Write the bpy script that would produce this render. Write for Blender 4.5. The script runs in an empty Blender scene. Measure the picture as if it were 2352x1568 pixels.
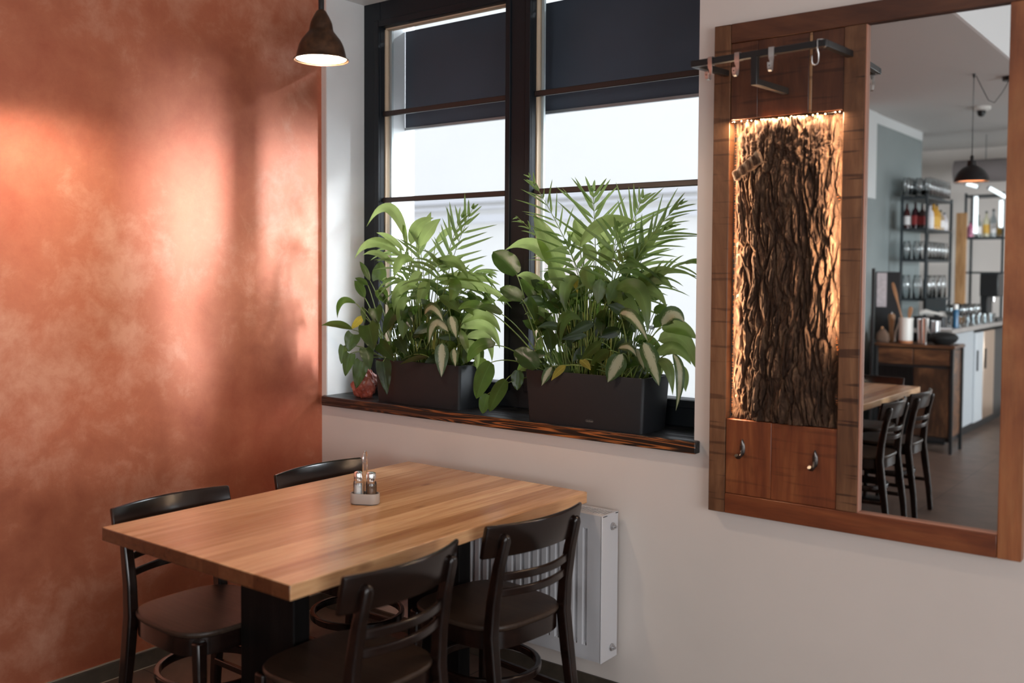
import bpy, bmesh, math, random
from mathutils import Vector, Matrix, noise, Euler
PI = math.pi
SC = bpy.context.scene
COL = SC.collection

# ------------------------------------------------------------------ camera
CAM_LOC = Vector((3.3848, -2.9578, 1.53))
YAW, PITCH, ROLL, FPX, CY = 0.65988, 0.03926, 0.00588, 2240.2, 712.07
_cy, _sy = math.cos(YAW), math.sin(YAW)
FW = Vector((-_sy*math.cos(PITCH), _cy*math.cos(PITCH), -math.sin(PITCH)))
R0 = Vector((_cy, _sy, 0)); U0 = R0.cross(FW)
RT = R0*math.cos(ROLL)+U0*math.sin(ROLL); UP = -R0*math.sin(ROLL)+U0*math.cos(ROLL)
cd = bpy.data.cameras.new('camera'); cam = bpy.data.objects.new('camera', cd); COL.objects.link(cam)
M3 = Matrix((RT, UP, -FW)).transposed()
cam.matrix_world = Matrix.Translation(CAM_LOC) @ M3.to_4x4()
cd.sensor_width = 36; cd.sensor_fit = 'HORIZONTAL'; cd.lens = FPX/2352*36
cd.shift_y = (CY-784)/2352
cd.dof.use_dof = True; cd.dof.focus_distance = 3.75; cd.dof.aperture_fstop = 1.75
cd.clip_start = 0.05
SC.camera = cam

# ------------------------------------------------------------------ world, sun, large lights, exposure
SC.view_settings.view_transform = 'Standard'; SC.view_settings.look = 'None'
SC.view_settings.gamma = 1; SC.view_settings.exposure = 0.0
SC.view_settings.use_curve_mapping = False
wd = bpy.data.worlds.new('sky'); SC.world = wd; wd.use_nodes = True
bg = wd.node_tree.nodes['Background']
bg.inputs[0].default_value = (0.88, 0.93, 1.0, 1); bg.inputs[1].default_value = 1.25
def lamp(name, kind, loc, energy, color, rot=None, target=None, **kw):
    l = bpy.data.lights.new(name, kind); l.energy = energy; l.color = color
    for k, v in kw.items(): setattr(l, k, v)
    o = bpy.data.objects.new(name, l); COL.objects.link(o); o.location = loc
    if target is not None:
        o.rotation_euler = (Vector(target)-Vector(loc)).to_track_quat('-Z', 'Y').to_euler()
    elif rot: o.rotation_euler = rot
    return o
# hazy daylight coming down through the window
lamp('daylight', 'SUN', (4, 5, 5), 27, (0.88, 0.95, 1.0), target=(1.5, 2.3, 4.05), angle=math.radians(50))
# unseen area lights added to fill the room from the right and the rear
lamp('right_fill_light', 'AREA', (6.35, -3.3, 1.45), 98, (0.95, 0.97, 1.0), target=(0, -3.3, 1.5), shape='RECTANGLE', size=3.2, size_y=1.5)
lamp('rear_fill_light', 'AREA', (4.6, -9.30, 1.6), 92, (0.90, 0.96, 1.0), target=(4.6, 0, 1.4), shape='RECTANGLE', size=2.4, size_y=1.7)

def at(px, py, y):
    """world point on the plane y=const seen at photo pixel (px,py)"""
    d = FW + RT*((px-1176)/FPX) - UP*((py-CY)/FPX)
    t = (y-CAM_LOC.y)/d.y
    return CAM_LOC + d*t

# ------------------------------------------------------------------ object helpers
def tag(o, label=None, cat=None, group=None, kind=None):
    if label: o['label'] = label
    if cat: o['category'] = cat
    if group: o['group'] = group
    if kind: o['kind'] = kind
    return o
def empty(name, loc=(0, 0, 0), rz=0, label=None, cat=None, group=None):
    o = bpy.data.objects.new(name, None); COL.objects.link(o); o.empty_display_size = .05
    o.location = loc; o.rotation_euler = (0, 0, rz)
    return tag(o, label, cat, group)
class MB:
    def __init__(s): s.v = []; s.f = []; s.uv = []; s.uvm = {}
    def add(s, vs, fs):
        n = len(s.v); s.v += [tuple(v) for v in vs]; s.f += [tuple(i+n for i in f) for f in fs]; return s
    def box(s, x0, x1, y0, y1, z0, z1, taper=0):
        t = taper
        s.add([(x0+t, y0+t, z0), (x1-t, y0+t, z0), (x1-t, y1-t, z0), (x0+t, y1-t, z0), (x0, y0, z1), (x1, y0, z1), (x1, y1, z1), (x0, y1, z1)],
              [(3, 2, 1, 0), (4, 5, 6, 7), (0, 1, 5, 4), (1, 2, 6, 5), (2, 3, 7, 6), (3, 0, 4, 7)]); return s
    def tube(s, pts, r, n=10, close=False, cap=True):
        pts = [Vector(p) for p in pts]; N = len(pts); rr = r if isinstance(r, (list, tuple)) else [r]*N
        up = Vector((0, 0, 1)); base = len(s.v); prev = None
        for i, p in enumerate(pts):
            a = pts[(i-1) % N] if (close or i > 0) else p; b = pts[(i+1) % N] if (close or i < N-1) else p
            t = (b-a).normalized()
            if prev is None:
                side = t.cross(up)
                if side.length < 1e-3: side = t.cross(Vector((1, 0, 0)))
            else: side = prev - t*prev.dot(t)
            side.normalize(); prev = side; o = t.cross(side)
            for k in range(n):
                a_ = 2*PI*k/n; s.v.append(tuple(p+(side*math.cos(a_)+o*math.sin(a_))*rr[i]))
        for i in range(N if close else N-1):
            j = (i+1) % N
            for k in range(n):
                k2 = (k+1) % n; s.f.append((base+i*n+k, base+i*n+k2, base+j*n+k2, base+j*n+k))
        if cap and not close:
            s.f.append(tuple(base+k for k in reversed(range(n)))); s.f.append(tuple(base+(N-1)*n+k for k in range(n)))
        return s
    def bar(s, pts, w, h, up=(0, 0, 1), close=False):
        """rectangular section swept on pts; w across, h along up; w,h may be lists"""
        pts = [Vector(p) for p in pts]; N = len(pts); up = Vector(up); base = len(s.v)
        W = w if isinstance(w, (list, tuple)) else [w]*N; H = h if isinstance(h, (list, tuple)) else [h]*N
        for i, p in enumerate(pts):
            a = pts[(i-1) % N] if (close or i > 0) else p; b = pts[(i+1) % N] if (close or i < N-1) else p
            t = (b-a).normalized(); sd = t.cross(up).normalized(); u = sd.cross(t).normalized()
            for cx, cz in ((-1, -1), (1, -1), (1, 1), (-1, 1)): s.v.append(tuple(p+sd*(cx*W[i]/2)+u*(cz*H[i]/2)))
        for i in range(N if close else N-1):
            j = (i+1) % N
            for k in range(4):
                k2 = (k+1) % 4; s.f.append((base+i*4+k, base+i*4+k2, base+j*4+k2, base+j*4+k))
        if not close: s.f.append((base+3, base+2, base+1, base)); e = base+(N-1)*4; s.f.append((e, e+1, e+2, e+3))
        return s
    def lathe(s, prof, c=(0, 0, 0), n=32, cap0=False, cap1=False):
        base = len(s.v)
        for (r, z) in prof:
            for k in range(n):
                a = 2*PI*k/n; s.v.append((c[0]+r*math.cos(a), c[1]+r*math.sin(a), c[2]+z))
        for i in range(len(prof)-1):
            for k in range(n):
                k2 = (k+1) % n; s.f.append((base+i*n+k, base+i*n+k2, base+(i+1)*n+k2, base+(i+1)*n+k))
        if cap0: s.f.append(tuple(base+k for k in reversed(range(n))))
        if cap1: e = base+(len(prof)-1)*n; s.f.append(tuple(e+k for k in range(n)))
        return s
    def prism(s, poly, z0, z1):
        n = len(poly); b = len(s.v)
        s.v += [(p[0], p[1], z0) for p in poly]+[(p[0], p[1], z1) for p in poly]
        s.f.append(tuple(b+i for i in reversed(range(n)))); s.f.append(tuple(b+n+i for i in range(n)))
        for i in range(n): j = (i+1) % n; s.f.append((b+i, b+j, b+n+j, b+n+i))
        return s
    def build(s, name, mat, parent=None, smooth=False, bevel=0, seg=2, fix=True, uv=None):
        me = bpy.data.meshes.new(name); me.from_pydata(s.v, [], s.f); me.update()
        if fix:
            bm = bmesh.new(); bm.from_mesh(me); bmesh.ops.recalc_face_normals(bm, faces=bm.faces); bm.to_mesh(me); bm.free()
        if uv:
            l = me.uv_layers.new(name='UVMap')
            for lp in me.loops: l.data[lp.index].uv = uv[lp.vertex_index]
        me.materials.append(mat)
        if smooth:
            for p in me.polygons: p.use_smooth = True
        o = bpy.data.objects.new(name, me); COL.objects.link(o)
        if parent: o.parent = parent
        if bevel:
            m = o.modifiers.new('bevel', 'BEVEL'); m.width = bevel; m.segments = seg; m.limit_method = 'ANGLE'; m.angle_limit = math.radians(40)
            m.harden_normals = False
            for p in me.polygons: p.use_smooth = True
            autosmooth(me, 35)
        elif smooth == 2: autosmooth(me, 40)
        return o
def autosmooth(me, deg):
    bm = bmesh.new(); bm.from_mesh(me); a = math.radians(deg)
    for e in bm.edges:
        if len(e.link_faces) == 2: e.smooth = e.calc_face_angle(0) < a
    bm.to_mesh(me); bm.free()
def children(o): return [c for c in bpy.data.objects if c.parent == o]
def copy_tree(o, parent=None):
    c = o.copy(); COL.objects.link(c)
    if parent is not None: c.parent = parent
    for ch in children(o): copy_tree(ch, c)
    return c

# ------------------------------------------------------------------ materials
def mat(name):
    m = bpy.data.materials.new(name); m.use_nodes = True; nt = m.node_tree
    return m, nt, nt.nodes['Principled BSDF']
def N(nt, t, **kw):
    n = nt.nodes.new(t)
    for k, v in kw.items(): setattr(n, k, v)
    return n
def ramp(nt, stops, interp='LINEAR'):
    r = N(nt, 'ShaderNodeValToRGB'); r.color_ramp.interpolation = interp; el = r.color_ramp.elements
    while len(el) < len(stops): el.new(0.5)
    for e, (p, c) in zip(el, stops): e.position = p; e.color = (*c, 1) if len(c) == 3 else c
    return r
def coords(nt, scale=(1, 1, 1), obj=True, loc=(0, 0, 0), rot=(0, 0, 0)):
    tc = N(nt, 'ShaderNodeTexCoord'); mp = N(nt, 'ShaderNodeMapping'); mp.inputs['Scale'].default_value = scale
    mp.inputs['Location'].default_value = loc; mp.inputs['Rotation'].default_value = rot
    nt.links.new(tc.outputs['Object' if obj is True else obj or 'Generated'], mp.inputs[0]); return mp
def tex(nt, src, scale=5, detail=4, rough=.55, dist=0):
    n = N(nt, 'ShaderNodeTexNoise'); n.inputs['Scale'].default_value = scale; n.inputs['Detail'].default_value = detail
    n.inputs['Roughness'].default_value = rough; n.inputs['Distortion'].default_value = dist
    nt.links.new(src.outputs[0], n.inputs['Vector']); return n
def bump(nt, b, h, strength=.2, dist=.002):
    n = N(nt, 'ShaderNodeBump'); n.inputs['Strength'].default_value = strength; n.inputs['Distance'].default_value = dist
    nt.links.new(h, n.inputs['Height']); nt.links.new(n.outputs[0], b.inputs['Normal']); return n
def plain(name, col, rough=.5, metal=0, coat=0, spec=None, noise_amt=0, nscale=6, bumpn=0):
    m, nt, b = mat(name); b.inputs['Base Color'].default_value = (*col, 1); b.inputs['Roughness'].default_value = rough
    b.inputs['Metallic'].default_value = metal; b.inputs['Coat Weight'].default_value = coat
    if spec is not None: b.inputs['Specular IOR Level'].default_value = spec
    c = coords(nt); n = tex(nt, c, nscale, 4)
    a = 1-noise_amt
    r = ramp(nt, [(.3, tuple(x*a for x in col)), (.7, tuple(min(1, x*(1+noise_amt)) for x in col))])
    nt.links.new(n.outputs[0], r.inputs[0]); nt.links.new(r.outputs[0], b.inputs['Base Color'])
    if bumpn: n2 = tex(nt, c, nscale*12, 3); bump(nt, b, n2.outputs[0], bumpn, .001)
    return m
def wood(name, cols, axis=2, scale=1.0, rough=.5, stretch=9, coat=0, bumpn=.25, saw=0, seed=0, streak=None):
    """long grain along axis (object space); cols: dark, mid, light"""
    m, nt, b = mat(name)
    sc = [stretch*scale]*3; sc[axis] = scale*.9
    c = coords(nt, tuple(sc), loc=(seed*3.1, seed*1.7, seed*2.3))
    n1 = tex(nt, c, 1.3, 6, .6, 2.4 if streak else 1.4)
    r = ramp(nt, [(.30, cols[0]), (.5, cols[1]), (.70, cols[2])]); nt.links.new(n1.outputs[0], r.inputs[0])
    sc2 = [stretch*9*scale]*3; sc2[axis] = scale*4
    c2 = coords(nt, tuple(sc2), loc=(seed, 0, seed)); n2 = tex(nt, c2, 1.5, 4, .6, .4)
    mx = N(nt, 'ShaderNodeMix', data_type='RGBA', blend_type='MULTIPLY'); mx.inputs[0].default_value = streak or .75
    r2 = ramp(nt, [(.35, (.55, .5, .47)), (.55, (1, 1, 1))]); nt.links.new(n2.outputs[0], r2.inputs[0])
    nt.links.new(r.outputs[0], mx.inputs[6]); nt.links.new(r2.outputs[0], mx.inputs[7]); out = mx.outputs[2]
    # large tone drift
    c3 = coords(nt, (1, 1, 1), loc=(seed*2, 3, seed)); n3 = tex(nt, c3, 3.0, 3, .5, .5)
    mx2 = N(nt, 'ShaderNodeMix', data_type='RGBA', blend_type='MULTIPLY'); mx2.inputs[0].default_value = .8
    r3 = ramp(nt, [(.3, (.62, .55, .5)), (.6, (1.0, 1.0, 1.0))]); nt.links.new(n3.outputs[0], r3.inputs[0])
    nt.links.new(out, mx2.inputs[6]); nt.links.new(r3.outputs[0], mx2.inputs[7]); out = mx2.outputs[2]
    if saw:   # faint saw marks across the grain
        sc4 = [3.5]*3; sc4[axis] = 60
        c4 = coords(nt, tuple(sc4), loc=(0, seed, seed)); n4 = tex(nt, c4, 1.0, 2, .4, .0)
        r4 = ramp(nt, [(.36, (.22, .16, .13)), (.41, (1, 1, 1))]); nt.links.new(n4.outputs[0], r4.inputs[0])
        mx3 = N(nt, 'ShaderNodeMix', data_type='RGBA', blend_type='MULTIPLY'); mx3.inputs[0].default_value = saw
        nt.links.new(out, mx3.inputs[6]); nt.links.new(r4.outputs[0], mx3.inputs[7]); out = mx3.outputs[2]
    nt.links.new(out, b.inputs['Base Color']); b.inputs['Roughness'].default_value = rough
    b.inputs['Coat Weight'].default_value = coat; b.inputs['Coat Roughness'].default_value = .25
    bump(nt, b, n2.outputs[0], bumpn, .001)
    return m
def emit(name, col, s):
    m, nt, b = mat(name); b.inputs['Base Color'].default_value = (*col, 1); b.inputs['Emission Color'].default_value = (*col, 1)
    b.inputs['Emission Strength'].default_value = s; return m
def glassy(name, col=(1, 1, 1), rough=.0, alpha=.12, tint=(.96, .98, .98), ior=1.45):
    """thin clear glass: mostly see-through with a fresnel reflection"""
    m = bpy.data.materials.new(name); m.use_nodes = True; nt = m.node_tree; nt.nodes.clear()
    o = N(nt, 'ShaderNodeOutputMaterial'); t = N(nt, 'ShaderNodeBsdfTransparent'); g = N(nt, 'ShaderNodeBsdfGlossy')
    t.inputs[0].default_value = (*tint, 1); g.inputs['Roughness'].default_value = rough; g.inputs[0].default_value = (*col, 1)
    f = N(nt, 'ShaderNodeFresnel'); f.inputs[0].default_value = ior
    ad = N(nt, 'ShaderNodeMath', operation='ADD'); ad.inputs[1].default_value = alpha; nt.links.new(f.outputs[0], ad.inputs[0])
    mx = N(nt, 'ShaderNodeMixShader'); nt.links.new(ad.outputs[0], mx.inputs[0]); nt.links.new(t.outputs[0], mx.inputs[1]); nt.links.new(g.outputs[0], mx.inputs[2])
    nt.links.new(mx.outputs[0], o.inputs[0]); return m

M_WALL = plain('painted_plaster', (.70, .63, .58), .6, noise_amt=.03, nscale=2, bumpn=.08)
M_REVEAL = plain('white_reveal_paint', (.80, .81, .81), .6, noise_amt=.05, nscale=3, bumpn=.08)
M_CEIL = plain('ceiling_paint', (.62, .60, .58), .8)
M_CEIL2 = plain('white_ceiling_paint', (.85, .85, .85), .8)
M_GREEN = plain('grey_green_paint', (.25, .285, .285), .7, noise_amt=.06, nscale=1.5)
M_SOFFIT = plain('white_soffit_paint', (.68, .70, .70), .8)
M_FRAME = plain('black_window_paint', (.010, .013, .017), .45, spec=.3, noise_amt=.1)
M_BLACK = plain('black_powdercoat', (.012, .013, .014), .38)
M_BASEBD = plain('dark_stone_skirting', (.060, .047, .034), .5, noise_amt=.25, nscale=20)
M_WHITE = plain('white_radiator_enamel', (.62, .62, .64), .32)
M_SLOT = plain('dark_slot', (.05, .05, .05), .8)
M_CHROME = plain('polished_chrome', (.80, .78, .76), .10, 1)
M_STEEL = plain('brushed_steel', (.55, .55, .56), .28, 1)
M_GUN = plain('dark_gunmetal', (.10, .09, .085), .32, 1)
M_PLANTER = plain('anthracite_plastic', (.011, .0125, .015), .5, spec=.35, noise_amt=.05, bumpn=.1, nscale=10)
M_SOIL = plain('clay_granule_soil', (.10, .065, .04), .9, noise_amt=.6, nscale=60, bumpn=.6)
M_CHAIR = wood('dark_espresso_wood', ((.006, .003, .002), (.012, .0055, .004), (.020, .009, .006)), 1, 1, .19, 12, .15, .05)
M_CHAIR.node_tree.nodes['Principled BSDF'].inputs['Specular IOR Level'].default_value = .45
M_SEAT = wood('dark_seat_veneer', ((.034, .021, .014), (.046, .029, .020), (.060, .038, .026)), 0, 1, .40, 10, .0, .05)
M_SEAT.node_tree.nodes['Principled BSDF'].inputs['Specular IOR Level'].default_value = .35
M_PED = wood('black_stained_timber', ((.003, .003, .003), (.006, .005, .005), (.012, .010, .009)), 2, 1, .6, 10, 0, .4)
M_PED.node_tree.nodes['Principled BSDF'].inputs['Specular IOR Level'].default_value = .15
M_SILL = None

def table_mat():
    m, nt, b = mat('oiled_solid_oak')
    tc = N(nt, 'ShaderNodeTexCoord'); sp = N(nt, 'ShaderNodeSeparateXYZ'); nt.links.new(tc.outputs['Object'], sp.inputs[0])
    d = N(nt, 'ShaderNodeMath', operation='DIVIDE'); nt.links.new(sp.outputs[0], d.inputs[0]); d.inputs[1].default_value = .072
    fl = N(nt, 'ShaderNodeMath', operation='FLOOR'); nt.links.new(d.outputs[0], fl.inputs[0])
    wn = N(nt, 'ShaderNodeTexWhiteNoise', noise_dimensions='1D'); nt.links.new(fl.outputs[0], wn.inputs['W'])
    # grain, shifted per stave
    mp = N(nt, 'ShaderNodeMapping'); mp.inputs['Scale'].default_value = (22, 1.3, 22); nt.links.new(tc.outputs['Object'], mp.inputs[0])
    ad = N(nt, 'ShaderNodeVectorMath', operation='ADD'); sc = N(nt, 'ShaderNodeVectorMath', operation='SCALE'); sc.inputs['Scale'].default_value = 9
    nt.links.new(wn.outputs['Color'], sc.inputs[0]); nt.links.new(mp.outputs[0], ad.inputs[0]); nt.links.new(sc.outputs[0], ad.inputs[1])
    n1 = tex(nt, ad, 1.0, 6, .6, 1.2)
    r = ramp(nt, [(.28, (.48, .25, .118)), (.48, (.67, .395, .20)), (.7, (.78, .52, .29))]); nt.links.new(n1.outputs[0], r.inputs[0])
    r2 = ramp(nt, [(0, (.70, .58, .48)), (.45, (.93, .89, .86)), (1, (1.2, 1.22, 1.25))]); nt.links.new(wn.outputs['Value'], r2.inputs[0])
    mx = N(nt, 'ShaderNodeMix', data_type='RGBA', blend_type='MULTIPLY'); mx.inputs[0].default_value = 1
    nt.links.new(r.outputs[0], mx.inputs[6]); nt.links.new(r2.outputs[0], mx.inputs[7])
    # fine pores
    mp2 = N(nt, 'ShaderNodeMapping'); mp2.inputs['Scale'].default_value = (160, 7, 160); nt.links.new(tc.outputs['Object'], mp2.inputs[0])
    n2 = tex(nt, mp2, 1.0, 3, .6, .2); r3 = ramp(nt, [(.3, (.7, .62, .55)), (.5, (1, 1, 1))]); nt.links.new(n2.outputs[0], r3.inputs[0])
    mx2 = N(nt, 'ShaderNodeMix', data_type='RGBA', blend_type='MULTIPLY'); mx2.inputs[0].default_value = .6
    nt.links.new(mx.outputs[2], mx2.inputs[6]); nt.links.new(r3.outputs[0], mx2.inputs[7])
    # a few knots
    mp3 = N(nt, 'ShaderNodeMapping'); mp3.inputs['Scale'].default_value = (7, 2.6, 7); nt.links.new(tc.outputs['Object'], mp3.inputs[0])
    vo = N(nt, 'ShaderNodeTexVoronoi'); vo.inputs['Scale'].default_value = 1.0; nt.links.new(mp3.outputs[0], vo.inputs['Vector'])
    r4 = ramp(nt, [(.05, (.30, .2, .15)), (.11, (1, 1, 1))]); nt.links.new(vo.outputs['Distance'], r4.inputs[0])
    mx3 = N(nt, 'ShaderNodeMix', data_type='RGBA', blend_type='MULTIPLY'); mx3.inputs[0].default_value = .6
    nt.links.new(mx2.outputs[2], mx3.inputs[6]); nt.links.new(r4.outputs[0], mx3.inputs[7])
    g = N(nt, 'ShaderNodeNewGeometry'); tn = N(nt, 'ShaderNodeVectorTransform', vector_type='NORMAL', convert_from='WORLD', convert_to='OBJECT'); nt.links.new(g.outputs['True Normal'], tn.inputs[0])
    sn = N(nt, 'ShaderNodeSeparateXYZ'); nt.links.new(tn.outputs[0], sn.inputs[0]); ab = N(nt, 'ShaderNodeMath', operation='ABSOLUTE'); nt.links.new(sn.outputs[1], ab.inputs[0])
    gt = N(nt, 'ShaderNodeMath', operation='GREATER_THAN'); gt.inputs[1].default_value = .7; nt.links.new(ab.outputs[0], gt.inputs[0])
    mx4 = N(nt, 'ShaderNodeMix', data_type='RGBA', blend_type='MULTIPLY'); nt.links.new(gt.outputs[0], mx4.inputs[0]); nt.links.new(mx3.outputs[2], mx4.inputs[6]); mx4.inputs[7].default_value = (.17, .10, .07, 1)   # open end grain soaks up the oil
    nt.links.new(mx4.outputs[2], b.inputs['Base Color']); b.inputs['Roughness'].default_value = .26
    b.inputs['Specular IOR Level'].default_value = .6
    bump(nt, b, n2.outputs[0], .10, .0005)
    return m
M_TABLE = table_mat()

def copper_mat():
    m, nt, b = mat('brushed_copper_plaster')
    c = coords(nt)
    n1 = tex(nt, c, 1.3, 6, .55, .2); n2 = tex(nt, c, 9, 8, .72, .25)
    ad = N(nt, 'ShaderNodeMath', operation='MULTIPLY_ADD'); nt.links.new(n2.outputs[0], ad.inputs[0]); ad.inputs[1].default_value = .62; nt.links.new(n1.outputs[0], ad.inputs[2])
    r = ramp(nt, [(.58, (.52, .115, .042)), (.82, (.64, .20, .092)), (1.0, (.78, .38, .25))]); nt.links.new(ad.outputs[0], r.inputs[0])
    nt.links.new(r.outputs[0], b.inputs['Base Color'])
    rr = ramp(nt, [(.6, (.34, .34, .34)), (.95, (.50, .50, .50))]); nt.links.new(ad.outputs[0], rr.inputs[0]); nt.links.new(rr.outputs[0], b.inputs['Roughness'])
    b.inputs['Metallic'].default_value = .72; b.inputs['Coat Weight'].default_value = .7; b.inputs['Coat IOR'].default_value = 1.95; b.inputs['Coat Roughness'].default_value = .40; b.inputs['Coat Tint'].default_value = (1, .9, .84, 1)
    n3 = tex(nt, c, 14, 5, .6, .5); bump(nt, b, n3.outputs[0], .22, .006)
    return m
M_COPPER = copper_mat()

def floor_mat():
    m, nt, b = mat('brown_stone_tiles'); c = coords(nt, loc=(.17, .31, 0), rot=(0, 0, 0))
    br = N(nt, 'ShaderNodeTexBrick'); br.offset = 0; br.inputs['Scale'].default_value = 1
    br.inputs['Brick Width'].default_value = .6; br.inputs['Row Height'].default_value = .6; br.inputs['Mortar Size'].default_value = .003
    br.inputs['Color1'].default_value = (.155, .105, .082, 1); br.inputs['Color2'].default_value = (.135, .092, .072, 1); br.inputs['Mortar'].default_value = (.05, .035, .028, 1)
    nt.links.new(c.outputs[0], br.inputs['Vector'])
    n = tex(nt, c, 5, 6, .6, .6); r = ramp(nt, [(.3, (.72, .7, .68)), (.7, (1.15, 1.15, 1.15))]); nt.links.new(n.outputs[0], r.inputs[0])
    mx = N(nt, 'ShaderNodeMix', data_type='RGBA', blend_type='MULTIPLY'); mx.inputs[0].default_value = 1
    nt.links.new(br.outputs['Color'], mx.inputs[6]); nt.links.new(r.outputs[0], mx.inputs[7]); nt.links.new(mx.outputs[2], b.inputs['Base Color'])
    b.inputs['Roughness'].default_value = .42; bump(nt, b, n.outputs[0], .1, .002); return m
M_FLOOR = floor_mat()

def sill_mat():
    m, nt, b = mat('charred_pine'); c = coords(nt, (.9, 14, 24)); n = tex(nt, c, 1.3, 2, .4, .9)
    wv = N(nt, 'ShaderNodeMath', operation='MULTIPLY'); wv.inputs[1].default_value = 13; nt.links.new(n.outputs[0], wv.inputs[0])
    fr = N(nt, 'ShaderNodeMath', operation='FRACT'); nt.links.new(wv.outputs[0], fr.inputs[0])
    r = ramp(nt, [(.0, (.003, .003, .003)), (.40, (.006, .004, .003)), (.52, (.30, .085, .020)), (.72, (.42, .14, .036)), (.9, (.01, .006, .004))]); nt.links.new(fr.outputs[0], r.inputs[0])
    # only the planed front edge shows orange growth rings, the top is charred black
    g = N(nt, 'ShaderNodeNewGeometry'); sp = N(nt, 'ShaderNodeSeparateXYZ'); nt.links.new(g.outputs['Normal'], sp.inputs[0])
    lt = N(nt, 'ShaderNodeMath', operation='LESS_THAN'); lt.inputs[1].default_value = -.6; nt.links.new(sp.outputs[1], lt.inputs[0])
    tc = N(nt, 'ShaderNodeTexCoord'); sx = N(nt, 'ShaderNodeSeparateXYZ'); nt.links.new(tc.outputs['Object'], sx.inputs[0])
    mr = N(nt, 'ShaderNodeMapRange'); mr.inputs[1].default_value = .15; mr.inputs[2].default_value = 1.2; mr.inputs[3].default_value = .12; mr.inputs[4].default_value = 1; nt.links.new(sx.outputs[0], mr.inputs[0])
    ml = N(nt, 'ShaderNodeMath', operation='MULTIPLY'); nt.links.new(lt.outputs[0], ml.inputs[0]); nt.links.new(mr.outputs[0], ml.inputs[1])
    mx = N(nt, 'ShaderNodeMix', data_type='RGBA'); nt.links.new(ml.outputs[0], mx.inputs[0]); mx.inputs[6].default_value = (.010, .010, .011, 1)
    nt.links.new(r.outputs[0], mx.inputs[7]); nt.links.new(mx.outputs[2], b.inputs['Base Color']); b.inputs['Roughness'].default_value = .38
    bump(nt, b, fr.outputs[0], .5, .0015); return m
M_SILL = sill_mat()

# ------------------------------------------------------------------ room shell
def struct(name, mb, m, bevel=0, smooth=False):
    o = mb.build(name, m, None, smooth, bevel); o['kind'] = 'structure'; return o
CEIL = 3.0; HI = 3.75
XL, XR = .03, 1.87        # window opening in the room's wall
OX0, OX1 = .136, 1.765    # opening in the outer leaf
ZS, ZT = .968, 2.76       # sill top, lintel
struct('floor', MB().box(-.3, 6.6, -9.6, .0, -.1, 0), M_FLOOR)
struct('wall_left', MB().box(-.3, 0, -5.75, 0.0, 0, CEIL+.3), M_COPPER)
w = MB()
w.box(-.3, XL, 0, .25, 0, HI+.1); w.box(XR, 6.6, 0, .42, 0, HI+.1)
w.box(XL, XR, 0, .25, 0, ZS-.045); w.box(XL, XR, 0, .25, ZT, HI+.1)
struct('wall_back', w, M_WALL)
# reveal lining of the window opening and the outer leaf of the wall
r = MB(); r.box(XL-.004, XL+.002, .004, .232, ZS, ZT); r.box(XR-.002, XR+.004, .004, .232, ZS, ZT); r.box(XL, XR, .004, .232, ZT-.002, ZT+.004)
struct('trim_1', r, M_REVEAL)
r = MB(); r.box(-.3, OX0, .30, .46, -.2, CEIL+.3); r.box(OX1, XR+.01, .30, .46, -.2, CEIL+.3); r.box(OX0, OX1, .30, .46, -.2, 1.0); r.box(OX0, OX1, .30, .46, 2.70, CEIL+.3)
struct('wall_outer', r, M_REVEAL)
struct('wall_right', MB().box(6.4, 6.6, -9.6, -5.0, 0, HI+.1).box(6.4, 6.6, -1.6, 0, 0, HI+.1).box(6.4, 6.6, -5.0, -1.6, 0, .8).box(6.4, 6.6, -5.0, -1.6, 2.45, HI+.1), M_WALL)
struct('wall_rear', MB().box(-.3, 6.6, -9.6, -9.4, 0, HI+.1), M_WALL)
struct('wall_partition', MB().box(-.3, .50, -7.73, -5.75, 0, 2.91), M_GREEN)
struct('trim_2', MB().box(-.3, .503, -7.732, -5.75, 2.91, CEIL), M_SOFFIT)
struct('trim_3', MB().box(-.2, .515, -6.21, -5.72, 2.215, CEIL), M_SOFFIT)
struct('wall_far', MB().box(-.3, -.05, -9.4, -7.73, 0, CEIL), M_SOFFIT)
struct('ceiling', MB().box(-.3, 1.93, -9.6, 0.25, CEIL, CEIL+.25).box(1.95, 6.6, -9.6, .25, HI, HI+.1), M_CEIL)
struct('trim_4', MB().box(1.93, 1.95, -9.4, 0, CEIL, HI+.05), M_CEIL2)
struct('baseboard_left', MB().box(0, .012, -5.7, 0, 0, .062), M_BASEBD, .002)
struct('baseboard_back', MB().box(.012, 6.4, -.012, 0, 0, .062), M_BASEBD, .002)
# thin light grout beads along the skirting
struct('trim_5', MB().box(.012, .0155, -5.7, -.012, 0, .003).box(0, .006, -5.7, 0, .062, .066), plain('grout', (.30, .24, .18), .8))

# window 1 -----------------------------------------------------------
win = empty('window_1', (0, 0, 0)); win['kind'] = 'structure'
Y0, Y1 = .2305, .30
GX0, GX1, GZ0, GZ1 = .138, 1.762, 1.068, 2.643
f = MB(); f.box(XL, GX0, Y0, Y1, ZS, ZT); f.box(GX1, XR, Y0, Y1, ZS, ZT); f.box(GX0, GX1, Y0, Y1, ZS, GZ0); f.box(GX0, GX1, Y0, Y1, GZ1, ZT)
f.build('outer_frame', M_FRAME, win, bevel=.004)
f = MB()
for (a, b_) in ((GX0, .876), (1.006, GX1)):   # stepped lip of each sash
    t = .012
    f.box(a-t*2.2, a-.001, Y0-.012, Y0+.01, GZ0-.03, GZ1+.03); f.box(b_+.001, b_+t*2.2, Y0-.012, Y0+.01, GZ0-.03, GZ1+.03)
    f.box(a, b_, Y0-.012, Y0+.01, GZ0-.03, GZ0-.001); f.box(a, b_, Y0-.012, Y0+.01, GZ1+.001, GZ1+.03)
f.build('sash_lip', M_FRAME, win, bevel=.003)
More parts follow.
